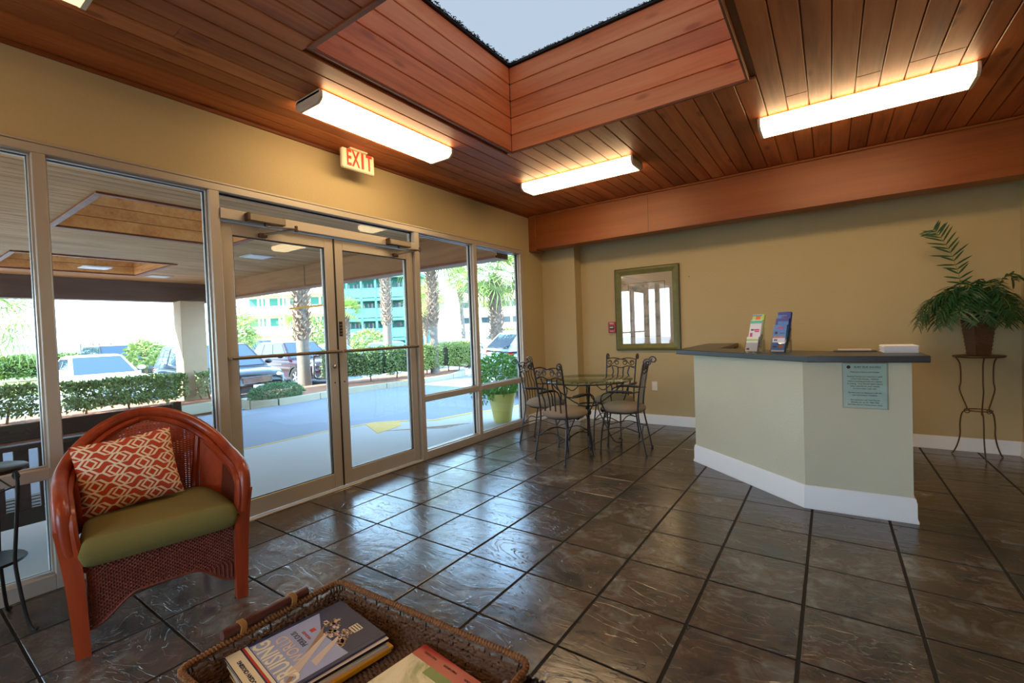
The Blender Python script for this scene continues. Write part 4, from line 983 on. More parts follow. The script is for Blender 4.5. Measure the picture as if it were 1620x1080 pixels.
# ------------------------------------------------------------------ rattan table, basket, magazines
rt_ = thing('rattan_table', 'low dark rattan coffee table under the basket tray', 'coffee table', (2.07, -.985, 0), .04)
tw, td, th = .44, .32, .40
MB().box(-tw+.02, tw-.02, -td+.02, td-.02, th-.03, th-.008, .004).build('table_top', 'rattan_dark', rt_, .5)
for sy in (-1, 1):
    MB().tube([(-tw, sy*td, th-.015), (tw, sy*td, th-.015)], .016, 8).build('edge_cane', 'rattan_dark', rt_)
for sx_ in (-1, 1):
    MB().tube([(sx_*tw, -td, th-.015), (sx_*tw, td, th-.015)], .016, 8).build('edge_cane', 'rattan_dark', rt_)
    for sy in (-1, 1): MB().tube([(sx_*(tw-.02), sy*(td-.02), 0), (sx_*(tw-.02), sy*(td-.02), th-.03)], .02, 8).build('leg', 'rattan_dark', rt_)
bd = MB()
for i in range(44): bd.ball((-tw+2*tw*i/43, td+.004, th+.004), .011, 7, 5)
for i in range(36):
    for s_ in (-1, 1): bd.ball((s_*(tw+.004), -td+2*td*i/35, th+.004), .011, 7, 5)
tag(bd.build('bead_border', 'rattan_dark', rt_), kind='stuff')
BZ = .402
bk = thing('basket_tray', 'brown woven seagrass tray with wooden handles on the rattan table', 'basket', (2.072, -.952, BZ), .03)
bw, bdp, bh = .378, .236, .10
def rect(w_, d_, r, z, n=5):
    P = []
    for cx, cy, a0 in ((w_-r, d_-r, 0), (-w_+r, d_-r, PI/2), (-w_+r, -d_+r, PI), (w_-r, -d_+r, 1.5*PI)):
        for k in range(n+1): a = a0+PI/2*k/n; P.append(V((cx+r*math.cos(a), cy+r*math.sin(a), z)))
    return P
def dense(P, step):
    out_ = []; N = len(P)
    for i in range(N):
        a, b_ = P[i], P[(i+1) % N]; k = max(1, int((b_-a).length/step))
        for j in range(k): out_.append(a.lerp(b_, j/k))
    return out_
wv = MB(); rr = random.Random(3)
for j in range(11):
    if j == 9: continue
    z = .004+j*.0088; f = .93+.07*z/bh
    P = dense(rect(bw*f, bdp*f, .03, z), .009)
    P = [p+V((rr.uniform(-.0022, .0022), rr.uniform(-.0022, .0022), rr.uniform(-.0026, .0026)))+(V((p.x, p.y, 0)).normalized()*(.003 if (i+j) % 2 else -.003)) for i, p in enumerate(P)]
    wv.tube(P, .0046, 5, closed=True)
tag(wv.build('woven_side', 'wicker_brown', bk), kind='stuff')
bt = MB(); 
for i in range(64):
    y = -bdp*.92+2*bdp*.92*i/63; P = [(-bw*.92+2*bw*.92*k/48, y+rr.uniform(-.001, .001), .006+(.003 if (i+k) % 2 else -.001)+rr.uniform(-.001, .001)) for k in range(49)]; bt.tube(P, .0044, 4)
tag(bt.build('woven_bottom', 'wicker_brown', bk), kind='stuff')
sk = MB()
for p in dense(rect(bw*1.0, bdp*1.0, .03, bh), .05): sk.tube([(p.x*.93, p.y*.93, .002), (p.x, p.y, bh)], .0025, 5)
sk.build('wire_ribs', 'black_iron', bk)
P = dense(rect(bw, bdp, .03, bh), .0095)
rim = MB(); rim.tube([p+V((0, 0, rr.uniform(-.001, .001))) for p in P], .0062, 6, closed=True)
cords = MB()
for i, p in enumerate(P):
    q = P[(i+1) % len(P)]; t_ = (q-p).normalized(); nrm = V((0, 0, 1)).cross(t_)
    cords.tube([p+t_*(-.003+.0072*k/5)+(nrm*math.cos(k*1.25)+V((0, 0, 1))*math.sin(k*1.25))*.0072 for k in range(6)], .0029, 4)
ro = rim.build('rolled_rim', 'rope_brown', bk); tag(cords.build('rim_wrapping', 'rope_brown', ro), kind='stuff')
for s_ in (-1, 1):
    x = s_*(bw+.008); zz = bh+.022
    zz -= .002
    m = MB().tube(spline([(x, -.125, zz), (x, -.118, zz), (x, -.06, zz+.001), (x, 0, zz+.002), (x, .06, zz+.001), (x, .118, zz), (x, .125, zz)], 3), [.013]*3+[.0145, .015, .013, .014, .015, .0155, .0135, .015, .015, .014, .013]+[.0145]*5, 10)
    hd = m.build('handle', 'handle_wood', bk)
    for y_ in (-.075, .075):
        kb = MB()
        for q in range(5): kb.tube([(x+.016*math.cos(a), y_+(q-2)*.0035+.002*math.sin(3*a), zz-.004+.020*math.sin(a)) for a in [v*PI/6 for v in range(12)]], .0021, 5, closed=True)
        kb.build('binding', 'binding', hd)
def magpages(par, w_, h_, t_, mat, name='page_block', M=None): return MB().box(-w_/2, w_/2, -h_/2, h_/2, 0, t_, .0006, M).build(name, mat, par, .5)
# page axes measured on the tray: magazine bottom edge away, title towards the viewer's left
ma = math.atan2(-.31, -.04)   # direction of page top in world
def magazine(loc, ang, label, cover, w_=.262, h_=.335, t_=.006, spine='mag_navy'):
    t = thing('magazine', label, 'magazine', loc, ang-PI/2, 'magazines in the basket tray')
    MB().box(-w_/2+.001, w_/2-.001, -h_/2+.001, h_/2-.001, .0006, t_-.0006).build('pages', 'paper_white', t, None)
    MB().box(-w_/2, w_/2, -h_/2, h_/2, t_-.0006, t_).build('cover', cover, t, None); MB().box(-w_/2, w_/2, -h_/2, h_/2, 0, .0006).build('back_cover', spine, t, None)
    MB().box(-w_/2, -w_/2+.001, -h_/2, h_/2, .0006, t_-.0006).build('spine', spine, t, None)
    return t
mz = BZ+.022; mc = V((1.862, -.940, 0))
stack = [('mag_black', 'mag_orange', 'bottom magazine of the pile, black with orange spine', .0, .008, (.012, .0)), ('mag_orange', 'mag_orange', 'second magazine from the bottom of the pile, orange spine', .01, .006, (.016, .004)), ('mag_cream', 'mag_tan', 'cream magazine in the middle of the pile', -.04, .009, (.004, -.004)), ('hedge_light', 'mag_cream', 'magazine with green cover in the middle of the pile', .02, .007, (.002, .0)), ('mag_tan', 'mag_black', 'magazine directly below the sailing magazine', -.02, .008, (.006, -.002))]
for cv, sp, lb, da, th_, off in stack:
    magazine((mc.x+off[0], mc.y+off[1], mz), ma+da, lb, cv, t_=th_, spine=sp, w_=.258); mz += th_+.0006
mg = magazine((mc.x-.006, mc.y-.004, mz), ma+.0, 'top magazine of the pile, blue sailing cover reading CRUISING WORLD', 'mag_navy', t_=.006)
zt_ = .0062
def pr(x0, x1, y0, y1, mat, nm, dz=0): return MB().box(x0, x1, y0, y1, zt_-.0003+dz, zt_+dz).build(nm, mat, mg, None)
pr(-.118, .118, -.150, .108, 'mag_sky', 'cover_photo'); pr(-.128, .128, .128, .165, 'mag_cream', 'banner_band'); pr(-.128, .128, .118, .124, 'mag_red', 'red_line'); pr(-.128, .128, .110, .118, 'mag_cream', 'banner_band')
MB().add([(-.118, -.150, zt_+.0002), (.118, -.150, zt_+.0002), (.118, -.09, zt_+.0002), (.02, -.05, zt_+.0002), (-.118, -.06, zt_+.0002)], [(0, 1, 2, 3, 4)]).build('dark_sea', 'mag_navy', mg, None)
MB().add([(.03, -.06, zt_+.0004), (.05, -.075, zt_+.0004), (-.10, .10, zt_+.0004), (-.105, .09, zt_+.0004), (-.01, -.04, zt_+.0004)], [(0, 1, 2, 3, 4)]).build('tan_sail', 'sail_tan', mg, None)
MB().add([(-.00, -.06, zt_+.0005), (.012, -.062, zt_+.0005), (-.07, .09, zt_+.0005), (-.095, .07, zt_+.0005)], [(0, 1, 2, 3)]).build('pale_sail', 'mag_tan', mg, None)
MB().add([(-.045, -.07, zt_+.0005), (-.03, -.075, zt_+.0005), (-.07, .02, zt_+.0005), (-.10, .02, zt_+.0005)], [(0, 1, 2, 3)]).build('pale_sail', 'mag_tan', mg, None)
rr = random.Random(5); m = MB()
for i in range(60):
    x, y = .05-.13*(i/60)+rr.uniform(-.012, .012), -.085-.02*math.sin(i*.2)+rr.uniform(-.012, .012); a = rr.uniform(.002, .008)
    m.box(x-a, x+a, y-a*.7, y+a*.7, zt_+.0004, zt_+.0008)
m.build('printed_ship', 'mag_pink', mg, None)
m = MB()
for i in range(40):
    x, y = .05-.13*(i/40)+rr.uniform(-.014, .014), -.085-.02*math.sin(i*.3)+rr.uniform(-.014, .014); a = rr.uniform(.002, .005)
    m.box(x-a, x+a, y-a*.7, y+a*.7, zt_+.0008, zt_+.001)
m.build('printed_ship', 'sail_tan', mg, None)
pr(-.055, -.02, -.140, -.112, 'mag_cream', 'address_label', .0006)
for i in range(3): pr(-.052, -.023, -.136+.008*i, -.133+.008*i, 'ink', 'label_line', .0009)
text('CRUISING', 'mag_cream', mg, .062, (0, .080, zt_+.0006), (0, 0, 0), maxw=.225, ext=.0003, extra=.0012)
text('WORLD', 'mag_tan', mg, .045, (.02, .035, zt_+.0006), (0, 0, 0), maxw=.15, ext=.0003, extra=.0006)
text("PERILOUS", 'ink', mg, .022, (.045, .002, zt_+.0006), (0, 0, 0), maxw=.085, ext=.0003)
text('PASSAGES', 'mag_red', mg, .011, (.045, -.018, zt_+.0006), (0, 0, 0), maxw=.06, ext=.0003)
pr(.045, .062, -.048, -.033, 'mag_red', 'red_stamp', .0004)
text('FREE   OCEAN CROSSING', 'mag_navy', mg, .014, (0, .146, zt_+.0006), (0, 0, 0), maxw=.22, ext=.0003, extra=.0004)
# second pile
m2 = V((2.222, -.925, 0)); mz = BZ+.02; ma2 = math.atan2(.30, .02)+.0
for i, (cv, lb) in enumerate((('mag_cream', 'lower magazine of the right-hand pile, cream edged'), ('mag_tan', 'middle magazine of the right-hand pile, pale edged'))):
    magazine((m2.x+.004*i, m2.y-.003*i, mz), ma2-.05+.02*i, lb, cv, w_=.262, h_=.335, t_=.010, spine='mag_tan'); mz += .0106
mg = magazine((m2.x, m2.y, mz), ma2-.05, 'top magazine of the right-hand pile with red band and pale garden cover', 'mag_garden', w_=.262, h_=.335, t_=.007, spine='mag_cream'); zt_ = .0072
pr(-.131, .131, .122, .1675, 'mag_red', 'red_band'); pr(-.05, .131, .095, .122, 'hedge_light', 'printed_foliage')
for i, x_ in enumerate((-.08, 0, .08)): text('GARDEN LIVING', 'ink', mg, .009, (x_, .147, zt_+.0004), (0, 0, 0), maxw=.05, ext=.0002)

# ------------------------------------------------------------------ bench and planter outside
be = thing('bench', 'dark slatted wooden bench outside the glass, seen from behind', 'bench', (-1.02, -1.09, -.03))
L2 = .83
MB().box(-.02, .02, -L2, L2, .79, .895, .006).build('top_rail', 'bench_paint', be, .5); MB().box(-.02, .02, -L2, L2, .735, .765, .004).build('rail', 'bench_paint', be, .5); MB().box(-.02, .02, -L2, L2, .27, .37, .006).build('bottom_rail', 'bench_paint', be, .5)
y = -L2+.06
while y < L2-.05:
    MB().box(-.012, .012, y, y+.066, .35, .75, .003).build('slat', 'bench_paint', be, .5); y += .107
for s_ in (-1, 1):
    MB().box(-.03, .03, s_*L2-.03, s_*L2+.03, 0, .91, .006).build('leg', 'bench_paint', be, .5); MB().box(-.55, -.49, s_*L2-.03, s_*L2+.03, 0, .62, .006).build('leg', 'bench_paint', be, .5)
    MB().box(-.56, .0, s_*L2-.035, s_*L2+.035, .62, .65, .006).build('armrest', 'bench_paint', be, .5)
for k in range(6): MB().box(-.54+.09*k, -.47+.09*k, -L2, L2, .31, .332, .004).build('seat_slat', 'bench_paint', be, .5)

pl = thing('planter', 'large yellow-green glazed pot planted with a leafy bush outside the last window', 'potted plant', (-1.0, 3.88, -.03))
MB().lathe([(.12, 0), (.135, .02), (.165, .20), (.20, .36), (.215, .40), (.215, .43), (.20, .43), (.185, .38)], 32).build('glazed_pot', 'planter_glaze', pl)
MB().lathe([(.001, .37), (.19, .37)], 20, caps=False).build('soil', 'mulch', pl, None)
def leaf_cloud(name, mat, par, n, fn, size, seed=0, stuff=True, aspect=.45):
    rr = random.Random(seed); vs = []; fs = []
    for i in range(n):
        p, nm = fn(rr); s_ = size*rr.uniform(.6, 1.3); a = V((rr.gauss(0, 1), rr.gauss(0, 1), rr.gauss(0, .7))).normalized()
        d = (a+nm*.8).normalized(); sd = d.cross(V((rr.gauss(0, 1), rr.gauss(0, 1), rr.gauss(0, 1)))).normalized(); k = len(vs)
        up = d.cross(sd)*s_*.12
        vs += [p, p+d*s_*.45+sd*s_*aspect*.5+up, p+d*s_, p+d*s_*.45-sd*s_*aspect*.5+up]; fs += [(k, k+1, k+2, k+3)]
    me = bpy.data.meshes.new(name); me.from_pydata([tuple(v) for v in vs], [], fs); me.materials.append(MATS[mat]); me.update()
    o = link(name, me, par)
    if stuff: tag(o, kind='stuff')
    return o
def ell(c, r, shell=.5):
    c = V(c)
    def f(rr):
        d = V((rr.gauss(0, 1), rr.gauss(0, 1), rr.gauss(0, 1))).normalized(); k = lerp(1, rr.random()**.33, shell)
        return c+V((d.x*r[0]*k, d.y*r[1]*k, d.z*r[2]*k)), d
    return f
leaf_cloud('foliage', 'planter_leaf', pl, 2300, ell((-.02, -.03, .70), (.34, .36, .33), .7), .065, 3)
leaf_cloud('foliage', 'planter_leaf', pl, 300, ell((-.18, -.16, .45), (.2, .2, .16), .7), .07, 5)
for i in range(9):
    a = i*.7; MB().tube(spline([(0, 0, .36), (.12*math.cos(a), .12*math.sin(a), .6), (.28*math.cos(a), .28*math.sin(a), .85)], 3), .006, 4).build('branch', 'stem_brown', pl)

# ------------------------------------------------------------------ hedges, bushes
def hedge(name, label, path, w_, z0, z1, n, mat, size, seed, stems=True, cat='hedge', group=None, core=True, gap=0.0):
    rr = random.Random(seed); P = [V((x, y, 0)) for x, y in path]; ln = [(P[i+1]-P[i]).length for i in range(len(P)-1)]; tot = sum(ln)
    root = thing(name, label, cat, (P[0].x, P[0].y, z0), 0, group); o = V((P[0].x, P[0].y, z0))
    def at(u):
        s_ = u*tot; i = 0
        while i < len(ln)-1 and s_ > ln[i]: s_ -= ln[i]; i += 1
        d = (P[i+1]-P[i]).normalized(); return P[i]+d*s_, V((-d.y, d.x, 0))
    def fn(r_):
        u = r_.random(); p, nn = at(u); lump = .80+.14*math.sin(u*tot*3.1+seed)*math.cos(u*tot*1.3+1)+.10*math.sin(u*tot*7.7+seed*2)
        k = lerp(.6, 1.03, r_.random()**.5); q = r_.random(); e_ = r_.uniform(-1, 1)
        ex, ez = (e_, 1) if q < .28 else ((1, e_) if q < .64 else (-1, e_)); f_ = 1-.12*(ex*ez)**2; ex *= f_; ez *= f_
        h_ = (z1-z0); zc = h_*.5*1.06+.03; 
        return p-V((o.x, o.y, 0))+nn*ex*w_/2*k*lump+V((0, 0, zc+ez*h_*.46*k*(lump*.4+.6))), nn*ex+V((0, 0, ez))
    leaf_cloud('foliage', mat, root, n, fn, size, seed)
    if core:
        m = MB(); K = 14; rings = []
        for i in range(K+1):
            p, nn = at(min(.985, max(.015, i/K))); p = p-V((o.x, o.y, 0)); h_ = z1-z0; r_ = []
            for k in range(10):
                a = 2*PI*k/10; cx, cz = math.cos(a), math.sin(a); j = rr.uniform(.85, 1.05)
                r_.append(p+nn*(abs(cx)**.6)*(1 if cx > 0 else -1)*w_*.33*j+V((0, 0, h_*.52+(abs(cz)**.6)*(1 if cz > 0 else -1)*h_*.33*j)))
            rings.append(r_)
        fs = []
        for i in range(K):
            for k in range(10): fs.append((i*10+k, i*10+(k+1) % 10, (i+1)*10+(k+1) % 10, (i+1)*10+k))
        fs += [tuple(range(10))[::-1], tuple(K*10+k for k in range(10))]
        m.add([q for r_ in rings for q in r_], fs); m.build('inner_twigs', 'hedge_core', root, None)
    if stems:
        for i in range(max(3, int(tot/.7))):
            p, nn = at((i+.5)/max(3, int(tot/.7))); p = p-V((o.x, o.y, 0)); MB().tube([p, p+V((rr.uniform(-.08, .08), rr.uniform(-.08, .08), (z1-z0)*.5))], .02, 5).build('stem', 'stem_brown', root)
    return root
hedge('hedge', 'loose green hedge in front of the parked white car, just outside the canopy', [(-8.9, .55), (-8.85, 2.55)], .75, 0, .62, 5200, 'hedge_leaf', .085, 1, core=False)
hedge('hedge', 'sparse green hedge seen through the leftmost window', [(-8.9, -2.2), (-8.95, .25)], .8, 0, .66, 6000, 'hedge_leaf', .085, 2, core=False)
hedge('shrub', 'thin straggly shrub growing right at the foot of the canopy column', [(-8.75, 2.75), (-8.7, 3.25)], .35, 0, .62, 420, 'hedge_leaf', .08, 4, core=False, cat='shrub')
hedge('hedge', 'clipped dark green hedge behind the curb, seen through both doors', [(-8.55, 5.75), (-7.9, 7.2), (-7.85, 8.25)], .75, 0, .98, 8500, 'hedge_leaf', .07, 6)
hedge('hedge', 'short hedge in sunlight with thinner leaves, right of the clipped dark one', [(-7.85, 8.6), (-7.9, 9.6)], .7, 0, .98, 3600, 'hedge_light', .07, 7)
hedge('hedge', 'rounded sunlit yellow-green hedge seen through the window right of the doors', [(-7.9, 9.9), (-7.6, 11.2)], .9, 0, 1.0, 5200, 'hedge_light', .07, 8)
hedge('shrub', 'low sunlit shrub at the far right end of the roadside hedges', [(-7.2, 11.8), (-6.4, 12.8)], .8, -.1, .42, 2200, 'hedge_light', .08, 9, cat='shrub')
jn = thing('juniper', 'low spreading grey-green juniper at the corner of the mulch bed', 'shrub', (-7.3, 3.75, 0))
leaf_cloud('foliage', 'juniper', jn, 5200, ell((0, .05, .12), (.36, .62, .2), .5), .07, 11, aspect=.2)
for i in range(8): a = i*.8; MB().tube([(0, 0, 0), (.3*math.cos(a), .6*math.sin(a), .16)], .01, 4).build('branch', 'stem_brown', jn)

# ------------------------------------------------------------------ palms
def fan_frond(mat, R_=.9, stalk=.7, n=22, seed=0):
    rr = random.Random(seed); m = MB(); 
    m.tube([(0, 0, 0), (stalk*.6, 0, .02), (stalk, 0, 0)], .012, 4)
    for i in range(n):
        a = lerp(-2.0, 2.0, i/(n-1)); d = V((math.cos(a), math.sin(a), 0)); p = V((stalk, 0, 0)); l = R_*(.75+.25*math.cos(a*.7))*rr.uniform(.92, 1.05)
        e1 = p+d*l*.55+V((0, 0, .03)); e2 = p+d*l+V((0, 0, -.22*l)); m.strip([p, e1, e2], (-d.y, d.x, 0), [.012, .05, .006], .002)
    return m.mesh('frond', mat, None)
FR = {}
def palm(label, x, y, zb, h, r_, bare, crown, fr=30, R_=.9, seed=0, mat='frond_green', boots=True, lean=(0, 0), detail=True, group=None, zfrom=0, cat='palm'):
    rr = random.Random(seed); t = thing('palm_tree', label, cat, (x, y, zb), 0, group)
    P = [V((lean[0]*u*u, lean[1]*u*u, h*u)) for u in [i/8 for i in range(9)]]
    MB().tube(P, [r_*1.15]+[r_]*7+[r_*.95], 12).build('trunk', 'trunk_grey', t)
    if boots:
        b = MB(); k = 0; z = bare
        while z < h-.05:
            u = z/h; c = V((lean[0]*u*u, lean[1]*u*u, z))
            for q in range(7):
                a = 2*PI*(q/7)+k*.45+rr.uniform(-.1, .1); d = V((math.cos(a), math.sin(a), 0)); sd = V((-d.y, d.x, 0)); l = rr.uniform(.14, .24)
                p0 = c+d*r_*.8; p1 = c+d*(r_+.05)+V((0, 0, l*.55))+sd*rr.uniform(-.03, .03); p2 = c+d*(r_+.11*rr.uniform(.6, 1.3))+V((0, 0, l))+sd*rr.uniform(-.05, .05)
                b.strip([p0, p1, p2], sd, [.10, .055, .025], .02)
            z += .115; k += 1
        tag(b.build('leaf_bases', 'boot_brown', t, None), kind='stuff')
    key = (mat, R_)
    if key not in FR: FR[key] = [fan_frond(mat, R_, R_*.75, 20, s_) for s_ in range(3)]
    top = P[-1]
    for i in range(fr):
        el = lerp(1.25, -.75, (i/fr)**.9)+rr.uniform(-.1, .1); az = i*2.399+rr.uniform(-.2, .2)
        o = link('frond', FR[key][i % 3], t, top+V((0, 0, .05)), (rr.uniform(-.5, .5), -el, az))
    return t
palm('palm with a thick grey trunk in the left door, its head hidden by the canopy', -9.2, 5.6, -.08, 3.9, .17, 1.35, 1, 16, .9, 1)
palm('palm with a shaggy trunk in the right door, its head hidden by the canopy', -13.1, 11.9, G2, 5.53, .19, 2.2, 1, 16, 1.0, 2)
palm('palm with a rough brown trunk seen through the window right of the doors', -7.75, 9.35, 0, 4.05, .14, 1.55, 1, 22, .9, 3)
palm('palm with a bright green fan crown seen through the rightmost window', -7.1, 11.97, GZ, 3.45, .21, .4, 1, 34, 1.15, 4)
palm('slim distant palm with a smooth trunk right of the brown-trunked palm', -17.2, 21.8, G2, 5.23, .13, 3.9, 1, 24, .9, 5, lean=(-.3, 0))
palm('slim leaning palm left of the brown-trunked palm in the same window', -17.4, 19.2, G2, 4.03, .15, 2.9, 1, 22, 1.0, 6, lean=(-.5, .2))
palm('distant palm left of the shaggy trunk in the right door', -24.5, 17.9, G2, 3.4, .16, 1.6, 1, 18, .9, 7, mat='frond_green')
palm('distant palm right of the shaggy trunk in the right door', -21.5, 22.5, G2, 3.83, .16, 1.6, 1, 24, 1.1, 8)
palm('small far palm low in the rightmost window', -22.0, 31.5, G2, 4.53, .16, 2.6, 1, 24, 1.1, 9)
palm('small far palm behind the bright green fan crown', -17.0, 36.5, G2, 4.53, .16, 2.6, 1, 24, 1.2, 10)
palm('feathery palm at the left edge of the photo behind the hedge', -23.5, .9, G2, 2.93, .22, .8, 1, 34, 1.6, 11)
palm('low bushy palm right of the canopy column', -25.0, 10.9, G2, 2.23, .16, .9, 1, 26, 1.1, 12)
palm('thin palm with yellowish crown above the parked dark cars in the left door', -30.0, 17.4, G2, 2.7, .14, 1.2, 1, 16, .8, 13)
def bush(label, c, r_, n, mat, size, seed):
    t = thing('bush', label, 'bush', (c[0], c[1], G2)); leaf_cloud('foliage', mat, t, n, ell((0, 0, c[2]-G2), r_, .6), size, seed, aspect=.5)
    MB().tube([(0, 0, 0), (0, 0, c[2]-G2)], .06, 6).build('trunk', 'stem_brown', t); return t
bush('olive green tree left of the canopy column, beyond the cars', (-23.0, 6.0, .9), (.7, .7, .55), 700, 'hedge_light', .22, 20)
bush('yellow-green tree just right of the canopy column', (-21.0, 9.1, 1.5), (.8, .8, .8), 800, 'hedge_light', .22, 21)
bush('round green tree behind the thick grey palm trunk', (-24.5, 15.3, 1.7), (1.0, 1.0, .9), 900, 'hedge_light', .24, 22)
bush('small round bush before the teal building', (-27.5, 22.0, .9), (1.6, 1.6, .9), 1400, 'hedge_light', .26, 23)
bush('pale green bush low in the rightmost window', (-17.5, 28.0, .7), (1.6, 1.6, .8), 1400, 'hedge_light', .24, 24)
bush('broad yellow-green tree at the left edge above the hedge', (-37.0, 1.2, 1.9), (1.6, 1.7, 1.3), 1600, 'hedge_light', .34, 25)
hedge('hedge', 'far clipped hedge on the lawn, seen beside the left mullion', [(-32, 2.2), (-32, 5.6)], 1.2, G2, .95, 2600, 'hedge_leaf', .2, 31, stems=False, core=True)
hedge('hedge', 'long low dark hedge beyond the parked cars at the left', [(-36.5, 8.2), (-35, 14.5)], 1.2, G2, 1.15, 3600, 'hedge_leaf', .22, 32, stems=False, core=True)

# ------------------------------------------------------------------ cars (local +x = front, wheels on z=0)
def wheel(par, x, y, r_, side):
    M = Matrix.Translation((x, y, r_)) @ Matrix.Rotation(PI/2*(1 if side < 0 else -1), 4, 'X')
    wv = MB().lathe([(r_*.62, -.1), (r_*.92, -.105), (r_, -.07), (r_, .07), (r_*.92, .105), (r_*.62, .1)], 20, M, caps=False).build('wheel', 'tyre', par, .6)
    m = MB().lathe([(r_*.64, .02), (r_*.64, .085), (r_*.58, .09), (r_*.56, .03), (.001, .03)], 20, M, caps=False); 
    for k in range(5):
        a = k*2*PI/5; m.strip([M @ V((0, 0, .06)), M @ V((r_*.6*math.cos(a), r_*.6*math.sin(a), .075))], M.to_3x3() @ V((-math.sin(a), math.cos(a), 0)), .055, .03)
    m.lathe([(.001, .07), (.05, .07), (.055, .04)], 10, M, caps=False); m.build('rim', 'rim', wv, .6)
def car(label, loc, ang, paint, kind='suv', L=4.6, W=1.85, H=1.65, group=None, plate=True):
    t = thing('car', label, 'car', loc, ang, group); hw = W/2
    K = {'suv': dict(hood=.98, belt=1.02, ws=(.95, .22), rf=(.20, -1.95), rr=(-2.12, -1.75), nose=.82),
         'van': dict(hood=.98, belt=1.00, ws=(1.35, .45), rf=(.45, -2.15), rr=(-2.42, -2.15), nose=.80),
         'sedan': dict(hood=.88, belt=.92, ws=(.85, .05), rf=(.0, -1.0), rr=(-1.75, -1.0), nose=.70)}[kind]
    h = L/2; zb = .24
    st_ = [(-h, .72, K['belt']*.86, .88), (-h+.10, .60, K['belt']*.97, .95), (-h+.5, zb, K['belt'], 1.0), (K['rr'][0] if K['rr'][0] > -h+.6 else -h+.6, zb, K['belt'], 1.0), (-.6, zb, K['belt']*.99, 1.0), (K['ws'][0], zb, K['hood'], .99), (h-.75, zb, K['hood']*.97, .97), (h-.30, zb, K['hood']*.92, .93), (h-.10, .26, K['nose'], .86), (h, .32, K['nose']*.80, .72)]
    rings = []
    for x, z0, z1, wf_ in st_:
        z0 = min(z0, .45) if x < 0 else z0; a = hw*wf_
        rings.append([(x, -a*.86, z0), (x, -a*.97, z0+.08), (x, -a, lerp(z0, z1, .5)), (x, -a*.975, z1-.12), (x, -a*.90, z1-.015), (x, -a*.5, z1+.015), (x, 0, z1+.02), (x, a*.5, z1+.015), (x, a*.90, z1-.015), (x, a*.975, z1-.12), (x, a, lerp(z0, z1, .5)), (x, a*.97, z0+.08), (x, a*.86, z0)])
    n = 13; m = MB(); fs = []
    for i in range(len(rings)-1):
        for k in range(n): fs.append((i*n+k, i*n+(k+1) % n, (i+1)*n+(k+1) % n, (i+1)*n+k))
    fs += [tuple(range(n))[::-1], tuple((len(rings)-1)*n+k for k in range(n))]
    m.add([p for r_ in rings for p in r_], fs); m.build('body', paint, t, .8, fix=True)
    # greenhouse
    bw_, tw_ = hw*.93, hw*.72; zt0 = K['hood']-.0; zr = H; xb0, xt0 = K['ws']; xt0 = K['rf'][0]; xt1 = K['rf'][1]; xb1 = K['rr'][0]; xt1 = K['rr'][1]; zb1 = K['belt']-.01
    cab = [(xb0, -bw_, zt0), (xb0, bw_, zt0), (xb1, bw_*.97, zb1), (xb1, -bw_*.97, zb1), (xt0, -tw_, zr-.05), (xt0, tw_, zr-.05), (xt1, tw_*.97, zr-.06), (xt1, -tw_*.97, zr-.06)]
    m = MB().add(cab, [(0, 1, 5, 4), (1, 2, 6, 5), (2, 3, 7, 6), (3, 0, 4, 7), (4, 5, 6, 7), (3, 2, 1, 0)]); m.build('cabin', paint, t, None)
    m = MB(); q = [(xt0, -tw_, zr-.05), (xt0, tw_, zr-.05), (xt1, tw_*.97, zr-.06), (xt1, -tw_*.97, zr-.06)]
    mid = lerp(xt0, xt1, .45); m.add(q+[(lerp(xt0, mid, .25), -tw_*.8, zr-.005), (lerp(xt0, mid, .25), tw_*.8, zr-.005), (lerp(xt1, mid, .2), tw_*.8, zr-.01), (lerp(xt1, mid, .2), -tw_*.8, zr-.01)], [(0, 1, 5, 4), (1, 2, 6, 5), (2, 3, 7, 6), (3, 0, 4, 7), (4, 5, 6, 7)]); m.build('roof', paint, t, .9)
    C_ = [V(p) for p in cab]
    def quad(a, b_, c, d, u0, u1, v0, v1, nm, off=.012):
        def p(u, v): return a.lerp(b_, u).lerp(d.lerp(c, u), v)
        nn = (b_-a).cross(d-a).normalized(); ps_ = [p(u0, v0), p(u1, v0), p(u1, v1), p(u0, v1)]
        m = MB().add([x+nn*off for x in ps_]+[x-nn*.004 for x in ps_], [(0, 1, 2, 3), (4, 7, 6, 5), (0, 4, 5, 1), (1, 5, 6, 2), (2, 6, 7, 3), (3, 7, 4, 0)]); m.build(nm, 'car_glass', t, None)
    quad(C_[0], C_[1], C_[5], C_[4], .05, .95, .06, .95, 'windshield'); quad(C_[2], C_[3], C_[7], C_[6], .08, .92, .12, .9, 'rear_window')
    cuts = [(.05, .36), (.39, .68), (.71, .93)] if kind != 'sedan' else [(.08, .48), (.51, .90)]
    for a, b_ in cuts:
        quad(C_[1], C_[2], C_[6], C_[5], a, b_, .12, .9, 'side_window'); quad(C_[3], C_[0], C_[4], C_[7], 1-b_, 1-a, .12, .9, 'side_window')
    wr_ = .34 if kind != 'sedan' else .31
    for x in (h-.90, -h+.85):
        for s_ in (-1, 1):
            wheel(t, x, s_*(hw-.11), wr_, s_)
            ar = MB(); P = [(x+(wr_+.05)*math.cos(a), s_*(hw+.003), wr_+(wr_+.05)*math.sin(a)) for a in [PI*k/10 for k in range(11)]]; ar.strip(P, (0, 1, 0), .03, .05); ar.build('wheel_arch', 'plastic_black', t, None)
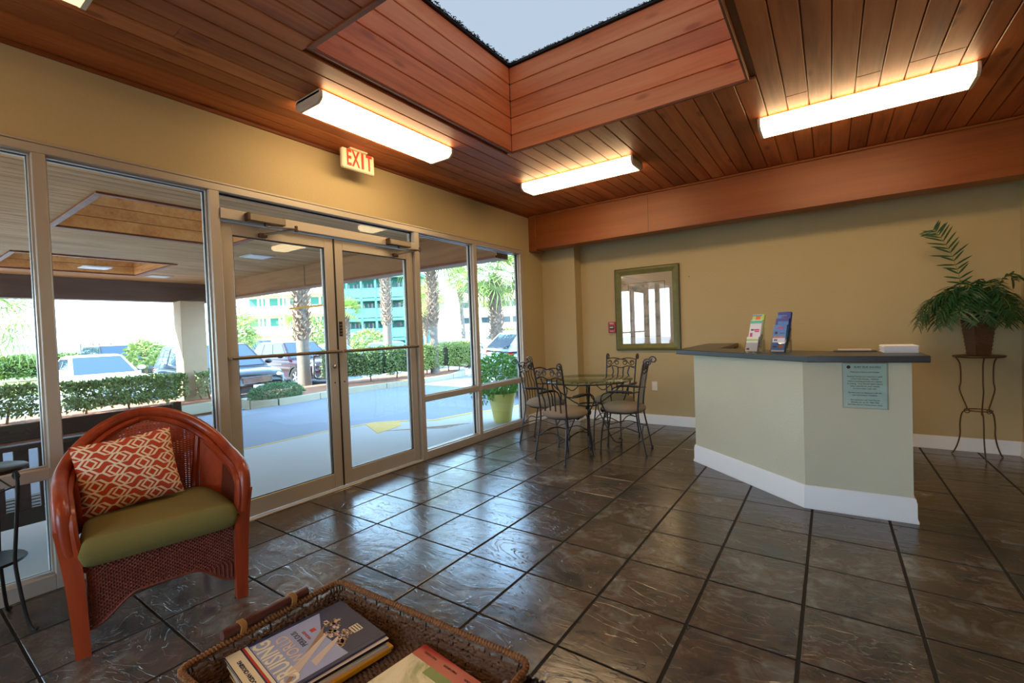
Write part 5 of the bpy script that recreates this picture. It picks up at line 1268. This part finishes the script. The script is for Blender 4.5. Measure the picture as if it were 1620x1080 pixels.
    for s_ in (-1, 1):
        MB().ball((h-.22, s_*hw*.66, K['nose']*.93), (.17, .20, .085), 10, 6).build('headlight', 'light_lens', t)
        MB().ball((-h+.12, s_*hw*.76, K['belt']*.88), (.09, .15, .12), 8, 6).build('tail_light', 'tail_red', t)
        mr = MB().ball((K['ws'][0]-.30, s_*(hw+.10), K['belt']+.10), (.07, .12, .075), 8, 6).build('mirror', paint, t)
        MB().box(-.9, .5, s_*hw*.985-.008, s_*hw*.985+.008, .80, .815).build('door_handle_line', 'chrome', t, None)
    MB().box(h-.05, h+.015, -hw*.42, hw*.42, K['nose']*.72, K['nose']*.96, .02).build('grille', 'plastic_black', t, .5)
    for k in range(5): MB().box(h+.01, h+.022, -hw*.40, hw*.40, K['nose']*(.74+.045*k), K['nose']*(.755+.045*k)).build('grille_bar', 'chrome', t, None)
    MB().box(h-.12, h+.04, -hw*.72, hw*.72, .26, .44, .03).build('bumper', 'plastic_black' if paint != 'car_white' else paint, t, .5); MB().box(h+.03, h+.045, -hw*.62, hw*.62, .30, .325).build('chrome_strip', 'chrome', t, None)
    if plate: MB().box(h+.035, h+.05, -.15, .15, .40, .53, .004).build('licence_plate', 'plastic_white', t, .5)
    return t
car('white car parked nose-on behind the loose hedge', (-16.35, 2.78, G2), 0.02, 'car_white', 'sedan', 4.5, 1.80, 1.50)
car('dark grey vehicle behind the roof of the white car', (-27.0, 5.9, G2), .1, 'car_grey', 'suv', 4.7, 1.85, 1.80)
car('black minivan with chrome grille parked beside the canopy column', (-12.75, 4.80, G2), .0, 'car_black', 'van', 5.1, 1.98, 1.72)
car('dark maroon SUV parked behind the thick grey palm', (-14.8, 8.62, G2), .0, 'car_maroon', 'suv', 4.6, 1.86, 1.68)
car('dark pickup-like car roof visible above the black minivan', (-28.0, 13.6, G2), .15, 'car_grey', 'suv', 4.8, 1.9, 1.78)
car('pale blue car parked behind the clipped hedge, second from the maroon SUV', (-16.6, 11.6, G2), .0, 'car_silverblue', 'sedan', 4.6, 1.82, 1.44)
car('long pale blue car behind the clipped hedge, right of the first pale blue one', (-15.6, 14.3, G2), .0, 'car_silverblue', 'sedan', 4.7, 1.82, 1.46)
car('silver-blue car with dark windows seen behind the rounded sunlit hedge', (-13.3, 16.9, G2), -.15, 'car_silver', 'sedan', 4.6, 1.82, 1.44)
car('white sedan across the lot in the window right of the doors', (-14.6, 22.4, -.10), 2.6, 'car_white', 'sedan', 4.6, 1.8, 1.45)
car('dark off-road vehicle across the lot in the rightmost window', (-13.3, 27.4, -.10), 2.4, 'car_grey', 'suv', 4.2, 1.8, 1.75)
car('silver hatchback with red tail light on the road behind the planter', (-1.95, 8.3, GZ), 1.0, 'car_silver', 'suv', 4.3, 1.8, 1.46)

# ------------------------------------------------------------------ buildings
def building(label, org, ang, w_, d_, fl, fh, wall, rail, bays, cat='building', dark='window_dark', deep=1.5, slab=None, base_h=2.4):
    t = thing('apartment_building', label, cat, org, ang); Ht = base_h+fl*fh
    MB().box(0, w_, deep, d_, 0, Ht+.5).build('wall', wall, t, None); MB().box(-.3, w_+.3, -.2, d_, Ht+.0, Ht+.35).build('roof', slab or wall, t, None)
    bw__ = w_/bays
    for f in range(fl):
        z = base_h+f*fh
        MB().box(-.1, w_+.1, 0, deep, z-.28, z).build('balcony_floor', slab or wall, t, None)
        MB().box(0, w_, 0, .06, z+.95, z+1.05).build('handrail', rail, t, None)
        for b in range(bays):
            x = b*bw__
            MB().box(x+.08, x+bw__-.08, .01, .05, z+.08, z+.95).build('balcony_panel', rail, t, None)
            MB().box(x+bw__*.12, x+bw__*.50, deep-.05, deep+.01, z+.05, z+fh*.78).build('balcony_door', dark, t, None)
            MB().box(x+bw__*.62, x+bw__*.88, deep-.05, deep+.01, z+.8, z+fh*.78).build('window', dark, t, None)
    for b in range(bays+1): MB().box(b*bw__-.1, b*bw__+.1, 0, .2, 0, Ht).build('column', wall, t, None)
    return t
building('teal three-storey building with balconies behind the shaggy palm', (-39.4, 26.9, G2), .60, 9.0, 7, 3, 2.1, 'teal_siding', 'teal_siding', 6, slab='teal_siding', base_h=1.5)
building('pale yellow building with teal windows beyond the left door', (-66, 30, G2), .62, 15, 9, 4, 2.9, 'cream_stucco', 'white_stucco', 5, dark='teal_siding', slab='cream_stucco', base_h=2.6)
building('white apartment building far behind the slim palms right of the doors', (-50, 58, G2), .5, 22, 9, 3, 2.7, 'white_stucco', 'cream_stucco', 6, dark='window_dark', slab='white_stucco', base_h=2.2)
building('tall white building with balcony shadow coloured orange, standing outside to the left, mirrored in the picture glass', (-40, -75, G2), PI-.35, 40, 14, 9, 3.0, 'orange_shade', 'white_stucco', 9, deep=1.8, slab='white_stucco', base_h=3)  # orange wall colour stands for the shadow behind the white balconies
h_ = thing('beach_house', 'small pale house with a shallow roof far beyond the parked cars', 'house', (-76, 17.5, G2), .9)
MB().box(-3, 3, -2.5, 2.5, 0, 2.9).build('wall', 'cream_stucco', h_, None); MB().add([(-3.6, -3, 2.9), (3.6, -3, 2.9), (3.6, 3, 2.9), (-3.6, 3, 2.9), (0, 0, 4.3)], [(0, 1, 4), (1, 2, 4), (2, 3, 4), (3, 0, 4), (3, 2, 1, 0)]).build('roof', 'orange_shade', h_, None)
for x_ in (-1.6, 0, 1.6): MB().box(x_-.4, x_+.4, -2.54, -2.49, 1.1, 2.1).build('window', 'window_dark', h_, None)
h_ = thing('picket_fence', 'long white boundary fence beyond the lawn at the left', 'fence', (-62, 6, G2), 0)
for k in range(46): MB().box(-.03, .03, k*.5, k*.5+.36, 0, 2.2).build('board', 'white_stucco', h_, None)
sg = thing('lot_sign', 'small dark red sign standing above the far parked cars', 'sign', (-30.2, 7.35, G2), .9)
MB().box(-.03, .03, -.03, .03, 0, 1.4).build('post', 'bronze_iron', sg, None); MB().box(-.28, .28, -.02, .02, 1.35, 1.75, .01).build('sign_panel', 'alarm_red', sg, None); MB().box(-.2, .2, -.03, .03, 1.42, 1.55, .01).build('sign_text_bar', 'plastic_black', sg, None)
lp = thing('light_pole', 'slender pale pole left of the canopy column', 'pole', (-24.5, 7.45, G2))
MB().tube([(0, 0, 0), (-.15, 0, 4), (-.35, 0, 7)], [.11, .08, .06], 8).build('pole', 'white_stucco', lp)
